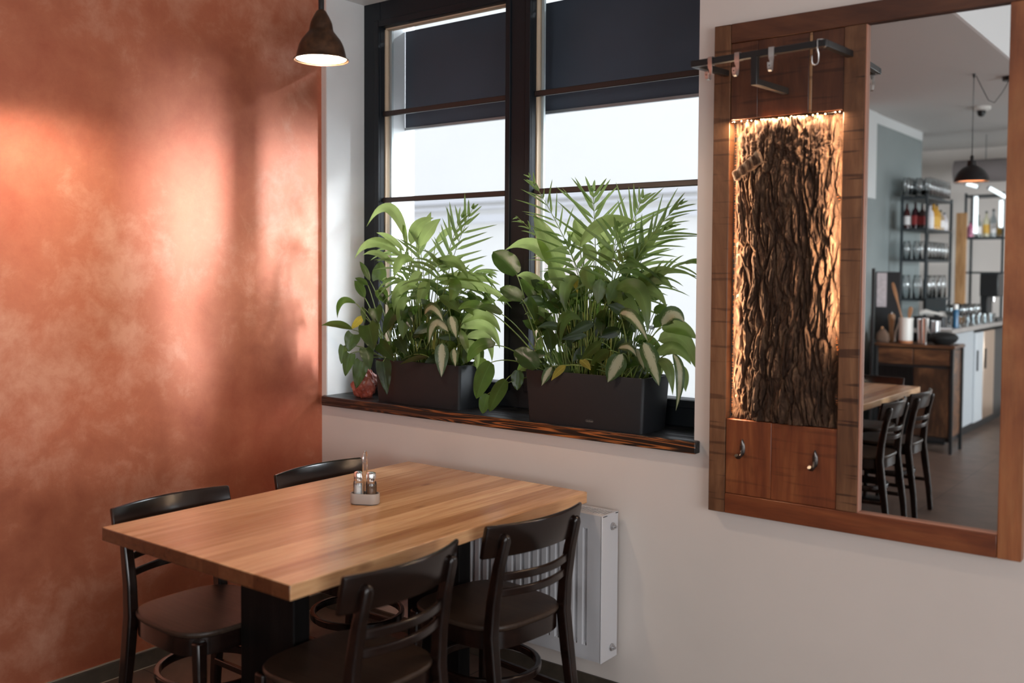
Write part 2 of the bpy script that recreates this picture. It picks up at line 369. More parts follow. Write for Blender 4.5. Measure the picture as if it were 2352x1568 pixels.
MB().box(.876, 1.006, Y0-.004, Y1, GZ0, GZ1).build('mullion', M_FRAME, win, bevel=.004)
f = MB(); M_BEAD = plain('pale_pine_bead', (.62, .48, .34), .6)
for (a, b_) in ((GX0, .876), (1.006, GX1)):
    f.box(a, a+.006, Y0+.03, Y1-.004, GZ0, GZ1); f.box(b_-.004, b_, Y0+.03, Y1-.004, GZ0, GZ1); f.box(a, b_, Y0+.03, Y1-.004, GZ1-.006, GZ1)
f.build('pine_bead', M_BEAD, win)
f = MB(); M_SPACER = plain('aluminium_spacer', (.45, .50, .50), .4)
for (a, b_) in ((GX0, .876), (1.006, GX1)):
    f.box(a+.008, a+.02, .285, .297, GZ0, GZ1); f.box(b_-.018, b_-.006, .285, .297, GZ0, GZ1)
f.build('glass_spacer', M_SPACER, win)
M_BAR = plain('dark_glazing_bar', (.030, .022, .020), .4)
for z in (2.252, 1.857):
    for (a, b_) in ((GX0, .876), (1.006, GX1)): MB().box(a, b_, .246, .262, z-.0115, z+.0115).build('glazing_bar', M_BAR, win, bevel=.003)
M_PANE = glassy('window_glass', alpha=-.02, tint=(.97, .98, .99), ior=1.2)
for (a, b_) in ((GX0, .876), (1.006, GX1)): MB().box(a-.002, b_+.002, .276, .280, GZ0-.002, GZ1+.002).build('pane', M_PANE, win)
# sill board
s = MB(); s.prism([(.036, -.035), (1.892, -.035), (1.892, 0), (XR-.002, 0), (XR-.002, .235), (XL+.002, .235), (XL+.002, 0), (.012, 0)], ZS-.042, ZS)
sill = s.build('window_sill', M_SILL, None, bevel=.004)
tag(sill, 'black charred pine window sill with orange grain along its front edge', 'window sill')
# external roller blind
bl = empty('roller_blind', (0, .40, 2.2), 0, 'dark slate fabric blind half lowered outside the window', 'blind')
M_BLIND = plain('slate_blind_fabric', (.062, .072, .095), .8, noise_amt=.08, nscale=3)
def loc(o, p): o.matrix_parent_inverse = Matrix.Translation(-Vector(p)); return o
loc(MB().box(OX0+.003, OX1-.003, .395, .399, 2.205, 2.655).build('fabric', M_BLIND, bl), (0, .40, 2.2))
loc(MB().box(OX0+.003, OX1-.003, .390, .404, 2.192, 2.206).build('bottom_bar', plain('grey_aluminium', (.35, .36, .36), .4, .6), bl, bevel=.002), (0, .40, 2.2))
# the street outside
struct('ground', MB().box(-14, 14, .5, 26, -.3, -.15), plain('bright_paving', (.80, .80, .80), .9))
bd = empty('neighbouring_building', (-2, 9, -.15), 0, 'pale rendered house across the street with a grey ledge', 'building')
P0 = (-2, 9, -.15)
loc(MB().box(-14, 12, 9, 12, -.15, 7.5).build('facade', plain('bright_render', (.93, .92, .88), .9, noise_amt=.02, nscale=.5), bd), P0)
for z0, z1, yy in ((2.30, 2.42, 8.8), (2.52, 2.56, 8.9), (2.62, 2.70, 8.88)): loc(MB().box(-14, 12, yy, 9, z0, z1).build('ledge', plain('grey_ledge', (.74, .74, .76), .9), bd), P0)
for x in (-9.5, -5.6, -1.8, 1.6):
    loc(MB().box(x, x+1.1, 8.93, 9.0, .55, 1.75).build('window', plain('pinkish_shutter', (.86, .78, .74), .8), bd), P0)

# radiator -------------------------------------------------------------
RX0, RX1, RZ0, RZ1, RYF, RYB = .60, 1.589, .171, .686, -.126, -.022
rad = empty('radiator', (1.09, -.07, RZ0), 0, 'white steel panel radiator mounted under the window', 'radiator'); RP = (1.09, -.07, RZ0)
v, fc = [], []
xs = []; x = RX0+.012
prof = [(0, 0), (.010, 0), (.0135, .005), (.020, .0055), (.0225, .009), (.0265, .009), (.030, 0), (.0394, 0)]
cols = [(RX0, 0), (RX0+.03, 0)]
x = RX0+.03
while x+.0394 < RX1-.022:
    for dx, dy in prof[:-1]: cols.append((x+dx+.0001, dy))
    cols.append((x+.0392, 0)); x += .0394
cols.append((RX1-.006, 0)); 
zs = [RZ0, RZ0+.05, RZ0+.062, RZ1-.062, RZ1-.05, RZ1-.004]
for zi, z in enumerate(zs):
    for (cx, dy) in cols: v.append((cx, RYF+(dy*2.6 if zi in (2, 3) else 0), z))
n = len(cols)
for zi in range(len(zs)-1):
    for k in range(n-1): fc.append((zi*n+k, zi*n+k+1, (zi+1)*n+k+1, (zi+1)*n+k))
pm = MB(); pm.add(v, fc); loc(pm.build('front_panel', M_WHITE, rad, smooth=2, fix=False), RP)
pm = MB().box(RX0, RX1-.006, -.045, -.035, RZ0, RZ1-.004); loc(pm.build('rear_panel', M_WHITE, rad, bevel=.003), RP)
for xa in (RX1-.006, RX0-.006): loc(MB().box(xa, xa+.006, RYF-.002, RYB, RZ0-.002, RZ1+.002).build('side_cover', M_WHITE, rad, bevel=.003), RP)
pm = MB(); pm.box(RX0, RX1, RYF, RYF+.03, RZ1-.004, RZ1+.001); pm.box(RX0, RX1, RYB-.02, RYB, RZ1-.004, RZ1+.001)
x = RX0
while x < RX1:
    pm.box(x, x+.0055, RYF+.03, RYB-.02, RZ1-.004, RZ1+.001); x += .0115
loc(pm.build('top_grille', M_WHITE, rad), RP)
loc(MB().box(RX0+.01, RX1-.01, RYF+.004, RYB-.004, RZ0+.004, RZ0+.012).box(RX0+.01, RX1-.01, -.08, -.07, RZ0+.02, RZ1-.03).build('convector', M_SLOT, rad), RP)
for z, m_ in ((RZ1-.045, M_CHROME), (RZ0+.04, M_CHROME)):
    pl = MB(); c = Matrix.Translation((RX1, -.062, z)) @ Matrix.Rotation(PI/2, 4, 'Y')
    q = MB().lathe([(.0135, 0), (.0135, .004), (.010, .006), (.010, .010), (.0045, .011), (.0045, .018), (0.0005, .018)], n=20)
    q.v = [tuple(c @ Vector(p)) for p in q.v]; loc(q.build('blanking_plug', M_STEEL, rad, smooth=2), RP)
for xa in (.75, 1.45): loc(MB().box(xa, xa+.03, RYB-.01, -.002, RZ0+.1, RZ1-.1).build('wall_bracket', M_WHITE, rad), RP)

# ------------------------------------------------------------------ tables
def make_table(TX0, TX1, TY0, TY1, label, group=None):
    T = empty('dining_table', ((TX0+TX1)/2, (TY0+TY1)/2, 0), 0, label, 'table', group)
    hx, hy = (TX1-TX0)/2, (TY1-TY0)/2
    MB().box(-hx, hx, -hy, hy, .725, .765).build('tabletop', M_TABLE, T, bevel=.003)
    for sgn in (-1, 1):
        y = sgn*(hy-.295)
        MB().box(-.1225, .1225, y-.03, y+.03, .03, .70).build('pedestal', M_PED, T, bevel=.004)
        MB().box(-.30, .30, y-.05, y+.05, 0, .03).build('foot_plate', M_BLACK, T, bevel=.004)
        MB().box(-.28, .28, y-.05, y+.05, .70, .725).build('top_plate', M_BLACK, T, bevel=.003)
    MB().box(-.03, .03, -hy+.23, hy-.23, .62, .69).build('crossbeam', M_PED, T, bevel=.003)
    return T
TX0, TX1, TY0, TY1 = .664, 1.525, -1.435, -.126
make_table(TX0, TX1, TY0, TY1, 'oak dining table with black base standing at the window')
make_table(.655, 1.525, -4.03, -2.75, 'oak dining table reflected in the mirror beside two dark chairs')

# ------------------------------------------------------------------ chairs
def arc(y0, y1, x0, sag, z, n=13, z1=None):
    """bowed toward -x in the middle"""
    pts = []
    for i in range(n):
        t = i/(n-1); u = 2*t-1
        pts.append((x0-sag*(1-u*u), y0+(y1-y0)*t, z))
    return pts
def make_chair(loc_, rz, label, group):
    C = empty('dining_chair', loc_, rz, label, 'chair', group)
    # seat: rounded trapezoid, wider in front
    def outline(k, zoff=0):
        pts = []
        n = 48
        for i in range(n):
            a = 2*PI*i/n; c, s_ = math.cos(a), math.sin(a)
            e = 2/3.5
            x_ = .198*k*(abs(c)**e)*(1 if c >= 0 else -1); y_ = .205*k*(abs(s_)**e)*(1 if s_ >= 0 else -1)
            y_ *= 1-.10*(1-(x_+.2)/.4) ; pts.append((x_, y_))
        return pts
    sb = MB(); rings = [(.93, .452), (.985, .4545), (1.0, .460), (1.0, .466), (.985, .4705), (.93, .4715), (.6, .468), (.25, .4665)]
    for k, z in rings:
        for p in outline(k): sb.v.append((p[0], p[1], z))
    n = 48
    for i in range(len(rings)-1):
        for k in range(n): sb.f.append((i*n+k, i*n+(k+1) % n, (i+1)*n+(k+1) % n, (i+1)*n+k))
    sb.f.append(tuple(reversed(range(n)))); sb.f.append(tuple((len(rings)-1)*n+k for k in range(n)))
    sb.build('seat', M_SEAT, C, smooth=2)
    ap = MB(); o_, i_ = outline(.97), outline(.86); b0 = 0
    for z in (.400, .452):
        for p in o_: ap.v.append((p[0], p[1], z))
        for p in i_: ap.v.append((p[0], p[1], z))
    for k in range(n):
        k2 = (k+1) % n
        ap.f += [(k, k2, 2*n+k2, 2*n+k), (n+k2, n+k, 3*n+k, 3*n+k2), (k2, k, n+k, n+k2), (2*n+k, 2*n+k2, 3*n+k2, 3*n+k)]
    ap.build('seat_apron', M_CHAIR, C, smooth=2)
    # rear legs run up into the back posts
    for s_ in (-1, 1):
        P = [(-.225, .175, 0), (-.212, .172, .15), (-.188, .168, .32), (-.172, .166, .45), (-.180, .164, .55), (-.200, .162, .66), (-.224, .160, .745), (-.231, .160, .762)]
        W_ = [.026, .030, .034, .036, .034, .032, .029, .020]; H_ = [.030, .034, .040, .040, .036, .032, .027, .014]
        MB().bar([(a, b_*s_, c) for a, b_, c in P], W_, H_, up=(1, 0, 0)).build('rear_leg', M_CHAIR, C, bevel=.007, seg=3)
        P = [(.195, .165, 0), (.180, .158, .25), (.172, .155, .445)]
        MB().bar([(a, b_*s_, c) for a, b_, c in P], [.024, .03, .036], [.024, .03, .036], up=(1, 0, 0)).build('front_leg', M_CHAIR, C, bevel=.006)
    # curved top rail, in front of the posts
    tr = MB(); n = 17
    for zi, (z, th, dx) in enumerate([(.690, .012, .010), (.694, .017, .009), (.742, .018, .0), (.786, .017, -.010), (.792, .011, -.011)]):
        for (x_, y_, _) in arc(-.215, .215, -.187+dx*1.0, .046, 0, n): tr.v.append((x_+th/2, y_, z))
        for (x_, y_, _) in arc(-.215, .215, -.187+dx*1.0, .046, 0, n): tr.v.append((x_-th/2, y_, z))
    L = 5
    for zi in range(L-1):
        a, b_ = zi*2*n, (zi+1)*2*n
        for k in range(n-1):
            tr.f.append((a+k, a+k+1, b_+k+1, b_+k)); tr.f.append((a+n+k+1, a+n+k, b_+n+k, b_+n+k+1))
        tr.f.append((a, b_, b_+n, a+n)); tr.f.append((a+n-1, a+2*n-1, b_+2*n-1, b_+n-1))
    for k in range(n-1): tr.f.append((k+1, k, n+k, n+k+1)); e = (L-1)*2*n; tr.f.append((e+k, e+k+1, e+n+k+1, e+n+k))
    tr.build('top_rail', M_CHAIR, C, bevel=.004, seg=3)
    for z, x_ in ((.628, -.190), (.578, -.180)):
        MB().bar(arc(-.163, .163, x_+.002, .044, z), .013, .025).build('back_slat', M_CHAIR, C, bevel=.004, seg=2)
    # bent stretcher hoop
    hp = []
    for i in range(36):
        a = 2*PI*i/36; hp.append((.005+.168*math.cos(a), .158*math.sin(a), .275))
    MB().bar(hp, .018, .026, close=True).build('stretcher_hoop', M_CHAIR, C, bevel=.004)
    for s_ in (-1, 1): MB().bar([(-.19, .158*s_, .20), (.17, .155*s_, .20)], .016, .022).build('side_stretcher', M_CHAIR, C, bevel=.003)
    return C
CH = 'dark wooden chairs around the window table'
c1 = make_chair((.773, -1.14, 0), 0, 'dark wooden chair by the copper wall, leftmost at the window table', CH)
def chair(x, y, rz, label, group):
    c = copy_tree(c1); c.location = (x, y, 0); c.rotation_euler = (0, 0, rz); c['label'] = label; c['group'] = group; return c
chair(.76, -.50, .02, 'dark wooden chair in the corner behind the table, only its top rail showing', CH)
chair(1.435, -1.155, PI+.02, 'dark wooden chair nearest the camera with its back to it', CH)
chair(1.435, -.555, PI-.10, 'dark wooden chair in front of the white radiator', CH)
CM = 'dark wooden chairs at the table seen in the mirror'
chair(1.46, -3.55, PI, 'dark wooden chair in the mirror at the far corner of the oak table', CM)
chair(1.46, -2.99, PI, 'dark wooden chair in the mirror nearest to the mirror glass', CM)
chair(1.14, -4.06, PI/2, 'dark wooden chair in the mirror at the far end of the oak table', CM)

# ------------------------------------------------------------------ salt and pepper stand
HX, HY, HZ = 1.055, -.738, .765
cr = empty('cruet_stand', (HX, HY, HZ), math.radians(28), 'beige salt and pepper stand with chrome loop handle on the table', 'cruet stand')
def stadium(hl, r, n=12):
    return [(hl+r*math.cos(-PI/2+PI*i/n), r*math.sin(-PI/2+PI*i/n)) for i in range(n+1)]+[(-hl+r*math.cos(PI/2+PI*i/n), r*math.sin(PI/2+PI*i/n)) for i in range(n+1)]
b = MB(); n = 26
rg = [(.023, .0246, .003), (.023, .0262, .006), (.023, .0262, .034), (.023, .0252, .0365), (.023, .0222, .0365), (.023, .0215, .034), (.023, .0215, .010)]
for hl, r_, z in rg:
    for p in stadium(hl, r_): b.v.append((p[0], p[1], z))
for i in range(len(rg)-1):
    for k in range(n): b.f.append((i*n+k, i*n+(k+1) % n, (i+1)*n+(k+1) % n, (i+1)*n+k))
b.f.append(tuple(reversed(range(n)))); b.f.append(tuple(6*n+k for k in range(n)))
b.build('tray', plain('beige_ceramic', (.42, .37, .33), .5), cr, smooth=2)
MB().prism([(x*.94, y*.94) for x, y in stadium(.023, .0246)], 0, .0032).build('rubber_base', M_BLACK, cr)
hp = [(0, -.0205, .01), (0, -.0195, .150)]+[(0, -.019*math.cos(PI*i/10), .155+.018*math.sin(PI*i/10)) for i in range(11)]+[(0, .0195, .150), (0, .0205, .01)]
MB().tube(hp, .0026, 8).tube([(0, -.0195, .137), (0, .0195, .137)], .0012, 6).build('loop_handle', M_CHROME, cr, smooth=True)
M_GL = glassy('clear_glass', alpha=.03)
for sx, nm, cc in ((-.0225, 'salt_shaker', (.78, .76, .74)), (.0225, 'pepper_shaker', (.17, .095, .055))):
    sh = empty(nm, (HX, HY, HZ), 0, 'glass salt shaker with chrome cap, behind the pepper in the stand' if sx < 0 else 'glass pepper shaker with chrome cap, nearer one in the stand', 'shaker')
    a = math.radians(28); sh.location = (HX+sx*math.cos(a), HY+sx*math.sin(a)+(-.002 if sx > 0 else .002), HZ+.0102)
    MB().lathe([(.0005, 0), (.0172, 0), (.0182, .002), (.0182, .058), (.0165, .064), (.0150, .067)], n=24).build('bottle', M_GL, sh, smooth=True)
    MB().lathe([(.0005, .002), (.0158, .002), (.0158, .054), (.0005, .055)], n=24).build('contents', plain(nm+'_grains', cc, .9, noise_amt=.15, nscale=200), sh, smooth=2)
    MB().lathe([(.0150, .066), (.0162, .067), (.0162, .089), (.0150, .093), (.010, .0955), (.0005, .0965)], n=24).build('cap', M_CHROME, sh, smooth=2)

# ------------------------------------------------------------------ pendant lamp above the table
def rust_mat():
    m, nt, b = mat('rusted_brown_metal'); c = coords(nt); n = tex(nt, c, 16, 6, .6, .4)
    r = ramp(nt, [(.3, (.014, .008, .006)), (.5, (.055, .026, .013)), (.72, (.13, .062, .030))]); nt.links.new(n.outputs[0], r.inputs[0])
    nt.links.new(r.outputs[0], b.inputs['Base Color']); b.inputs['Metallic'].default_value = .45; b.inputs['Roughness'].default_value = .42; return m
M_SHIN = plain('white_lamp_enamel', (.9, .87, .82), .5)
def pendant(name, loc_, prof, mat_out, ceilz, label, bulb_z, watts, colr, inner, sock, cordpts=None):
    P = empty(name, loc_, 0, label, 'pendant lamp')
    MB().lathe(prof, n=56).build('shade', mat_out, P, smooth=2)
    MB().lathe([(max(r-.0025, .0003), z-.0015) for r, z in prof[1:]], n=56).build('shade_lining', inner, P, smooth=True)
    rim = [(prof[0][0]*math.cos(2*PI*i/56), prof[0][0]*math.sin(2*PI*i/56), prof[0][1]) for i in range(56)]
    MB().tube(rim, .0018, 6, close=True).build('rim', mat_out, P, smooth=True)
    zt = prof[-1][1]
    MB().lathe([(sock, zt-.004), (sock, zt+.030), (sock*.6, zt+.036), (.003, zt+.044)], n=20, cap0=True).build('socket_cap', M_BLACK, P, smooth=2)
    pts = cordpts or [(0, 0, zt+.04), (0, 0, ceilz-loc_[2])]
    MB().tube(pts, .0028, 8).build('cord', M_BLACK, P, smooth=True)
    q = MB().lathe([(.05, -.03), (.052, 0)], c=(pts[-1][0], pts[-1][1], ceilz-loc_[2]), n=24, cap0=True).build('ceiling_rose', M_BLACK, P, smooth=2)
    bb = MB().lathe([(.0005, -.038), (.018, -.034), (.030, -.016), (.0315, 0), (.026, .018), (.014, .036), (.012, .055)], c=(0, 0, bulb_z), n=20)
    bb.build('bulb', emit('warm_bulb_'+name, colr, 7), P, smooth=True)
    l = bpy.data.lights.new(name+'_light', 'POINT'); l.energy = watts; l.color = colr; l.shadow_soft_size = .028
    o = bpy.data.objects.new('bulb_light', l); COL.objects.link(o); o.parent = P; o.location = (0, 0, bulb_z-.027)
    return P
LP = at(738, 138, -.90); k_ = (LP-CAM_LOC).dot(FW)/FPX*.97
bell = [(64, 140.8), (60, 137), (58, 133), (57, 126), (55, 118), (52.5, 109), (49, 101), (45, 94), (39.6, 87), (34, 80), (29.5, 74.5), (28, 70), (27, 64), (25.5, 56), (23, 49), (18.5, 39.5), (12, 28), (8, 24), (4.6, 21)]
bell = [(r_*k_, (140.8-y)*k_) for r_, y in bell]
lampo = pendant('pendant_lamp', (LP.x, LP.y, LP.z), bell, rust_mat(), CEIL, 'rusty brown bell-shaped metal pendant lamp hanging over the window table', .058, 60, (1.0, .78, .58), M_SHIN, .0092)
dome = [(.122, 0), (.121, .012), (.116, .028), (.107, .050), (.092, .074), (.070, .096), (.048, .110), (.034, .116), (.032, .150), (.030, .152), (.006, .153)]
LQ = Vector((1.63, -4.86, 2.215))
pendant('pendant_lamp', tuple(LQ), dome, plain('black_enamel', (.012, .010, .011), .35), CEIL, 'black dome pendant lamp with swagged cord, seen in the mirror', .085, 22, (1.0, .60, .36), plain('warm_lining', (.9, .62, .45), .5), .012,
        [(0, 0, .19), (0, 0, .76), (.012, -.01, .772), (.04, -.04, .70), (.08, -.10, .60), (.11, -.15, .585), (.15, -.20, .66), (.19, -.26, CEIL-2.215-.02), (.19, -.26, CEIL-2.215)])
hk = MB().lathe([(.006, -.03), (.012, 0)], c=(LQ.x, LQ.y, CEIL), n=12, cap0=True).build('ceiling_hook', M_BLACK, None, smooth=2)
tag(hk, 'small black ceiling hook holding the lamp cord, seen in the mirror', 'hook')

# ------------------------------------------------------------------ mirror and cloakroom panel
RW = [((.060, .019, .009), (.095, .032, .014), (.15, .055, .024)), ((.095, .040, .018), (.17, .076, .034), (.27, .135, .065)),  # first set darkened: shade above the lamp cut-off put into the upper boards
      ((.125, .030, .010), (.21, .055, .017), (.29, .095, .030)), ((.20, .095, .042), (.33, .175, .082), (.44, .26, .13)), ((.24, .070, .024), (.36, .125, .044), (.46, .20, .075))]
def rwood(nm, k, axis, seed, saw=0, scale=1.0): return wood(nm, RW[k], axis, scale, .42, 5, .08, .3, saw, seed, .4)
pn = empty('cloakroom_panel', (2.40, -.0, .75), 0, 'reddish reclaimed wood wall panel with tall mirror and lit bark niche', 'wall panel'); PP = (2.40, 0, .75)
def plank(nm, x0, x1, z0, z1, m, y=-.04, y0=-.001, bev=.002):
    return loc(MB().box(x0, x1, y, y0, z0, z1).build(nm, m, pn, bevel=bev), PP)
plank('stile', 1.944, 2.001, .75, 2.3255, rwood('reclaimed_teak_1', 1, 2, 1, .6))
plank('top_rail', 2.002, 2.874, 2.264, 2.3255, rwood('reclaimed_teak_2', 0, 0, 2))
plank('stile', 2.366, 2.4285, .8155, 2.2635, rwood('reclaimed_teak_3', 1, 2, 3, .8))
plank('stile', 2.8135, 2.874, .75, 2.2635, rwood('reclaimed_teak_4', 4, 2, 4, 0, .8))
plank('bottom_rail', 2.002, 2.8125, .75, .8145, rwood('reclaimed_teak_5', 2, 0, 5))
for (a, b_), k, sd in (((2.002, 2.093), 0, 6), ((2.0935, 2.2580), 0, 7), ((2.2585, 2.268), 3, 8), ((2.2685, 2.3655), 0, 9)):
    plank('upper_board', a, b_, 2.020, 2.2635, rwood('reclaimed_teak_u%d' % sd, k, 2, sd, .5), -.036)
for (a, b_), k, sd in (((2.002, 2.157), 2, 11), ((2.1575, 2.3655), 2, 12)):
    plank('lower_board', a, b_, .8155, 1.058, rwood('reclaimed_teak_l%d' % sd, k, 2, sd, .3), -.036)
plank('niche_back', 2.002, 2.3655, 1.0585, 2.0195, M_SILL, -.004)
M_MIR, nt_, b_ = mat('mirror_silver'); b_.inputs['Metallic'].default_value = 1; b_.inputs['Base Color'].default_value = (.80, .82, .82, 1); b_.inputs['Roughness'].default_value = 0
plank('mirror_glass', 2.4295, 2.8130, .8150, 2.2630, M_MIR, -.022, -.003, 0)
M_LIP = plain('pink_raw_wood_edge', (.42, .19, .12), .5)
lp = MB(); lp.box(2.4287, 2.4325, -.038, -.0222, .8150, 2.2630); lp.box(2.4325, 2.8130, -.038, -.0222, .8148, .8185)
loc(lp.build('mirror_bead', M_LIP, pn, bevel=.0008, seg=1), PP)

# bark slab ------------------------------------------------------------
def bark_mat():
    m, nt, b = mat('rough_bark'); c = coords(nt, (30, 30, 6)); n = tex(nt, c, 1.5, 8, .7, .7)
    r = ramp(nt, [(.32, (.014, .007, .004)), (.5, (.060, .030, .017)), (.70, (.20, .115, .066))]); nt.links.new(n.outputs[0], r.inputs[0])
    nt.links.new(r.outputs[0], b.inputs['Base Color']); b.inputs['Roughness'].default_value = .85; b.inputs['Specular IOR Level'].default_value = .25
    c2 = coords(nt, (120, 120, 45)); n2 = tex(nt, c2, 1.6, 6, .7, .5); bump(nt, b, n2.outputs[0], .9, .004); return m
M_BARK = bark_mat()
bx0, bx1, bz0, bz1 = 2.010, 2.362, 1.0605, 2.012
mb = MB(); nx, nz = 230, 500
def ridged(p): return 1-abs(noise.noise(p))*2
for j in range(nz+1):
    z = bz0+(bz1-bz0)*j/nz
    for i in range(nx+1):
        u = -1+2*i/nx; x = bx0+(bx1-bx0)*i/nx
        wob = .05*noise.noise(Vector((x*5, z*2.2, 3)))+.012*noise.noise(Vector((x*30, z*9, 5)))
        X = x+wob
        a = ridged(Vector((X*19, z*1.9, 0.5))); b2 = ridged(Vector((X*52, z*6.0, 7.5)))
        q1 = noise.voronoi(Vector((X*44, z*7.5+.4*noise.noise(Vector((x*20, z*10, 4))), 1.5)))[0]; q2 = noise.voronoi(Vector((X*105, z*24, 5.5)))[0]
        cr1 = min(1, (q1[1]-q1[0])*3.2); cr2 = min(1, (q2[1]-q2[0])*3.0)
        lay = noise.noise(Vector((X*75, z*60, 9.5)))
        d = .45*(a-.5)+.30*(b2-.4)+.75*(cr1-.7)+.28*(cr2-.6)+.14*lay
        fz = math.exp(-((z-1.90)/.055)**2); d = d*(1-.45*fz)+fz*(.55*noise.noise(Vector((x*55, z*55, 1)))+.25*noise.noise(Vector((x*140, z*140, 1))))
        base = -.008-.036*max(0, 1-abs(u)**1.9)
        edge = min(1, (1-abs(u))*12)
        mb.v.append((x, base-.019*d*(.35+.65*edge), z))
for j in range(nz):
    for i in range(nx): a = j*(nx+1)+i; mb.f.append((a, a+1, a+nx+2, a+nx+1))
nb = len(mb.v)
bark = mb.build('bark_slab', M_BARK, None, smooth=True, fix=False)
sm = bark.modifiers.new('thick', 'SOLIDIFY'); sm.thickness = .004; sm.offset = -1
tag(bark, 'slab of rough brown tree bark lit from its edges inside the wooden panel', 'bark')
cp = MB(); A = Vector((2.020, -.038, 1.838)); B_ = Vector((2.122, -.072, 1.893))
n = 14
pts = []
for i in range(n):
    t = i/(n-1); p = A.lerp(B_, t); pts.append(p)
cp.bar(pts, [.014+.005*math.sin(i*2.1) for i in range(n)], [.030+.012*(i/(n-1))+.003*math.sin(i*1.7) for i in range(n)])
chip = cp.build('bark_stub', M_BARK, bark, bevel=.002)
# fairy lights
st = empty('string_light', (2.18, -.035, 2.012), 0, 'warm string of tiny lights along the top edge of the bark niche', 'string light'); SP = (2.18, -.035, 2.012)
wp = [(2.008+.357*i/40, -.035-.004*math.sin(i*1.3), 2.014+.002*math.sin(i*2.1)) for i in range(41)]
loc(MB().tube(wp, .0007, 5).build('wire', M_GUN, st), SP)
M_LED = emit('led_glow', (1.0, .66, .38), 14)
random.seed(5)
for i in range(17):
    x = 2.016+.342*i/16+random.uniform(-.006, .006)
    loc(MB().lathe([(.0003, -.0019), (.0015, -.0014), (.0019, 0), (.0015, .0014), (.0003, .0019)], c=(x, -.0385, 2.0125+random.uniform(-.002, .002)), n=8).build('bulb', M_LED, st, smooth=True), SP)
WL = (1.0, .70, .45)
lamp('niche_light_top', 'AREA', (2.185, -.046, 2.0135), 5.0, WL, target=(2.185, -.040, 1.0), shape='RECTANGLE', size=.34, size_y=.006)
lamp('niche_light_left', 'AREA', (2.0045, -.036, 1.55), 6.5, WL, target=(3, -.028, 1.55), shape='RECTANGLE', size=.006, size_y=.93)
lamp('niche_light_right', 'AREA', (2.3635, -.036, 1.66), 3.4, WL, target=(1, -.028, 1.66), shape='RECTANGLE', size=.006, size_y=.68)
for o in list(COL.objects):
    if o.name in ('niche_light_left', 'niche_light_right'):
        s_ = 1 if 'left' in o.name else -1   # long side along z
        zax = Vector((-s_, 0, 0)); yax = Vector((0, 0, 1)); xax = yax.cross(zax)
        o.rotation_euler = Matrix((xax, yax, zax)).transposed().to_euler()

# coat rail ------------------------------------------------------------
RY = -.258
rk = empty('coat_rail', (2.18, -.04, 2.165), 0, 'black square steel coat rail standing out from the wooden panel', 'coat rail'); KP = (2.18, -.04, 2.165)
q = MB().bar([(1.978, RY, 2.163), (2.394, RY, 2.172)], .019, .019); loc(q.build('front_bar', M_BLACK, rk, bevel=.0015), KP)
for x, z in ((1.9875, 2.1625), (2.3845, 2.1725)):
    loc(MB().bar([(x, RY+.009, z), (x, -.040, z+.008)], .019, .019).build('side_arm', M_BLACK, rk, bevel=.0015), KP)
loc(MB().bar([(2.182, RY, 2.160), (2.182, RY, 2.078)], .019, .019, up=(0, 1, 0)).build('drop_bar', M_BLACK, rk, bevel=.0015), KP)
loc(MB().bar([(2.182, RY-.009, 2.0875), (2.186, -.036, 2.093)], .019, .019).build('middle_arm', M_BLACK, rk, bevel=.0015), KP)
M_HOOK = plain('satin_nickel', (.58, .57, .56), .28, .85)
def strap(path, w):
    m_ = MB(); pts = [Vector(p) for p in path]
    W_ = w if isinstance(w, list) else [w]*len(pts)
    m_.bar(pts, W_, .0016, up=(0, -1, .001)); return m_
def coat_hook(px, z, rz, label):
    """local: x across the strap, -y towards the room"""
    H = empty('coat_hook', (px, RY, z), rz, label, 'coat hook', 'silver hooks on the coat rail')
    path = [(.011, -.010), (.0112, .004), (.0108, .0108), (0, .0112), (-.0108, .0108), (-.0112, .004), (-.0108, -.012), (-.0095, -.020), (-.0065, -.028), (-.0065, -.048), (-.009, -.055), (-.015, -.0585), (-.022, -.056), (-.0245, -.050), (-.025, -.034)]
    Wd = [.016]*7+[.0155, .011, .009, .009, .009, .010, .012, .013]
    m_ = MB(); t = .0014
    for i, (y, zz) in enumerate(path):
        a = path[max(0, i-1)]; b_ = path[min(len(path)-1, i+1)]; d = Vector((b_[0]-a[0], b_[1]-a[1])).normalized(); nn = Vector((-d.y, d.x))
        w_ = Wd[i]/2
        for sx, sn in ((-w_, -t/2), (w_, -t/2), (w_, t/2), (-w_, t/2)): m_.v.append((sx, y+nn.x*sn, zz+nn.y*sn))
    for i in range(len(path)-1):
        for k in range(4): k2 = (k+1) % 4; m_.f.append((i*4+k, i*4+k2, i*4+4+k2, i*4+4+k))
    m_.f.append((3, 2, 1, 0)); e = (len(path)-1)*4; m_.f.append((e, e+1, e+2, e+3))
    m_.build('strap', M_HOOK, H, smooth=2)
    MB().lathe([(.0003, -.0006), (.0019, -.0005), (.0019, .0005), (.0003, .0006)], n=10).build('rivet', M_GUN, H).matrix_local = Matrix.Translation((0, -.0262, -.044)) @ Matrix.Rotation(PI/2, 4, 'X')
    return H
def xrail(px): 
    p = at(px, 130, RY); return p.x
coat_hook(xrail(1636), 2.1652, -.25, 'silver coat hook at the left end of the black rail')
coat_hook(xrail(1697), 2.1667, -.15, 'silver coat hook just left of the rail drop bar')
coat_hook(xrail(1774), 2.1684, .08, 'silver coat hook just right of the rail drop bar')
coat_hook(xrail(1885), 2.1711, -1.0, 'silver coat hook turned sideways near the right end of the rail')

